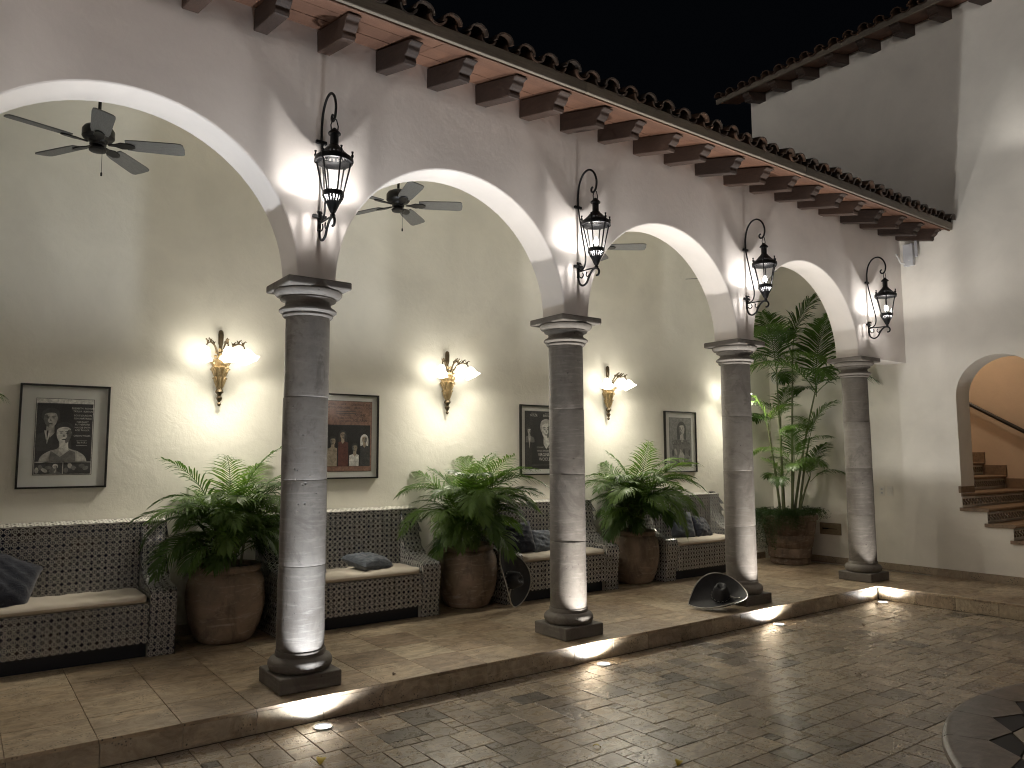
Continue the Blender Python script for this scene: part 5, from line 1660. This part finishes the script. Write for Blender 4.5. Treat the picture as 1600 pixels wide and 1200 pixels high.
# coping slab: rounded nose outside, point inside
sl_m = MB()
ga = .0022/FR
nose = [(FR-.055,-.056), (FR-.012,-.050), (FR,-.030), (FR-.004,-.012), (FR-.018,-.002), (FR-.04,0)]
vs_ = []; fs = []
K = 6
for k in range(K+1):
    a = ga+(dA-2*ga)*k/K
    for r_, z in nose: vs_.append((r_*math.cos(a), r_*math.sin(a), z))
n = len(nose)
for k in range(K):
    for j in range(n-1): fs.append((k*n+j, (k+1)*n+j, (k+1)*n+j+1, k*n+j+1))
top = [k*n+n-1 for k in range(K+1)]
b0 = len(vs_)
pin = [polar(1.312, dA-ga*1.3), polar(1.232, dA/2), polar(1.312, ga*1.3)]
vs_ += [(x, y, 0) for x, y in pin]; vs_ += [(x, y, -.056) for x, y in pin]
fs.append(tuple(top)+(b0, b0+1, b0+2))
fs += [(b0, b0+3, b0+4, b0+1), (b0+1, b0+4, b0+5, b0+2), tuple(range(0, n))+(b0+5, b0+2), tuple(reversed([K*n+j for j in range(n)]))+(b0, b0+3)]
sl_m.add(vs_, fs)
so = sl_m.build('coping_slab', M['coping'], ft, smooth=40)
tri = MB()
pts_ = [polar(1.306, 0), polar(1.236, dA/2-.006), polar(1.195, 0), polar(1.236, -dA/2+.006)]
tri.add([(x, y, -.003) for x, y in pts_]+[(x, y, -.02) for x, y in pts_], [(0,1,2,3),(0,4,5,1),(1,5,6,2),(2,6,7,3),(3,7,4,0)])
to = tri.build('star_tile', M['blacktile'], ft)
kt = MB()
pts_ = [polar(1.230, dA/2), polar(1.190, dA-.004), polar(1.10, dA/2+.07), polar(1.10, dA/2-.07), polar(1.190, .004)]
kt.add([(x, y, -.003) for x, y in pts_]+[(x, y, -.02) for x, y in pts_], [(0,1,2,3,4)]+[(i, 5+i, 5+(i+1)%5, (i+1)%5) for i in range(5)])
ko = kt.build('kite_tile', M['creamtile'], ft)
bt = MB()
pts_ = [polar(1.184, 0), polar(1.098, .045), polar(1.01, .05), polar(1.01, -.05), polar(1.098, -.045)]
bt.add([(x, y, -.003) for x, y in pts_]+[(x, y, -.02) for x, y in pts_], [(0,1,2,3,4)]+[(i, 5+i, 5+(i+1)%5, (i+1)%5) for i in range(5)])
bo3 = bt.build('inner_tile', M['blacktile'], ft)
for o_ in (so, to, ko, bo3):
    o_.location = (0, 0, ZF); o_.rotation_euler = (0, 0, A0)
    for k in range(1, NF):
        c_ = o_.copy(); C.objects.link(c_); c_.rotation_euler = (0, 0, A0+k*dA); 

# ------------------------------------------------------------------ fallen leaves and bits
def leaf(x, y, z, s_, rz, mat, label, cat='leaf', grp=None):
    q = MB(); n = 7
    vs_ = []; fs = []
    for k in range(n+1):
        t_ = k/n; w = math.sin(PI*t_)**.8*.32*s_
        cz = .012*math.sin(PI*t_)*s_/.05
        for sg in (-1, 0, 1): vs_.append(((t_-.5)*s_, sg*w, cz+abs(sg)*.006*math.sin(2.2*t_+sg)+.002))
    for k in range(n):
        for j in range(2): a = k*3+j; fs.append((a, a+1, a+4, a+3))
    o = q.add(vs_, fs).build('fallen_leaf', mat, None, smooth=60, fixn=False)
    o.location = (x, y, z); o.rotation_euler = (0, 0, rz)
    return tag(o, label, 'leaf', 'leaves fallen on the paving')
leaf(-.22, -.89, ZG, .075, .9, M['yellow_leaf'], 'curled yellow leaf on the pavers before the nearest column')
leaf(1.02, -1.575, ZG, .045, 2.1, M['yellow_leaf'], 'small yellow leaf lying in mid courtyard paving')
leaf(1.20, -1.98, ZG, .060, .3, M['yellow_leaf'], 'bright yellow leaf at the bottom edge of the courtyard')
leaf(5.92, -.46, ZG, .06, .5, M['brown_leaf'], 'brown leaf beside the corner ground spot')
leaf(3.37, -1.69, ZG, .05, 1.5, M['brown_leaf'], 'dry brown leaf alone in the far courtyard')
leaf(4.88, -.90, ZG, .06, .2, M['brown_leaf'], 'brown leaf between the fountain and the corner step')
leaf(.55, .01-.2, .0, .035, .4, M['brown_leaf'], 'dark dry leaf on the platform beside the nearest plinth')

# crumbs, grit and pale specks on the paving
lt = MB(); r_ = random.Random(21)
for k in range(260):
    x, y = r_.uniform(-.4, 6.1), r_.uniform(-3.2, -.36)
    if math.hypot(x-FX, y-FY) < FR+.02: continue
    q = r_.uniform(.002, .0065); a = r_.uniform(0, 6.28)
    pts = [(q*r_.uniform(.6,1.2)*math.cos(a+j*1.2566), q*r_.uniform(.6,1.2)*math.sin(a+j*1.2566)) for j in range(5)]
    lt.add([(x+p_[0], y+p_[1], ZG+.0006) for p_ in pts]+[(x, y, ZG+q*.7)], [(j, (j+1)%5, 5) for j in range(5)], 0 if k % 3 else 1)
for (x, y) in ((1.72,-1.80), (1.76,-1.84), (1.66,-1.78), (1.80,-1.78), (1.74,-1.72)):
    for j in range(3):
        q = r_.uniform(.006, .016); a = r_.uniform(0, 6.28); xx, yy_ = x+r_.uniform(-.02,.02), y+r_.uniform(-.02,.02)
        pts = [(q*r_.uniform(.5,1.3)*math.cos(a+i*1.0472), q*r_.uniform(.5,1.3)*math.sin(a+i*1.0472)) for i in range(6)]
        lt.add([(xx+p_[0], yy_+p_[1], ZG+.0012) for p_ in pts]+[(xx, yy_, ZG+.003)], [(i, (i+1)%6, 6) for i in range(6)], 1)
o = lt.build('litter', [M['brown_leaf'], M['creamtile']], None, fixn=False)
tag(o, 'scattered crumbs and pale specks on the courtyard pavers', 'litter', kind='stuff')
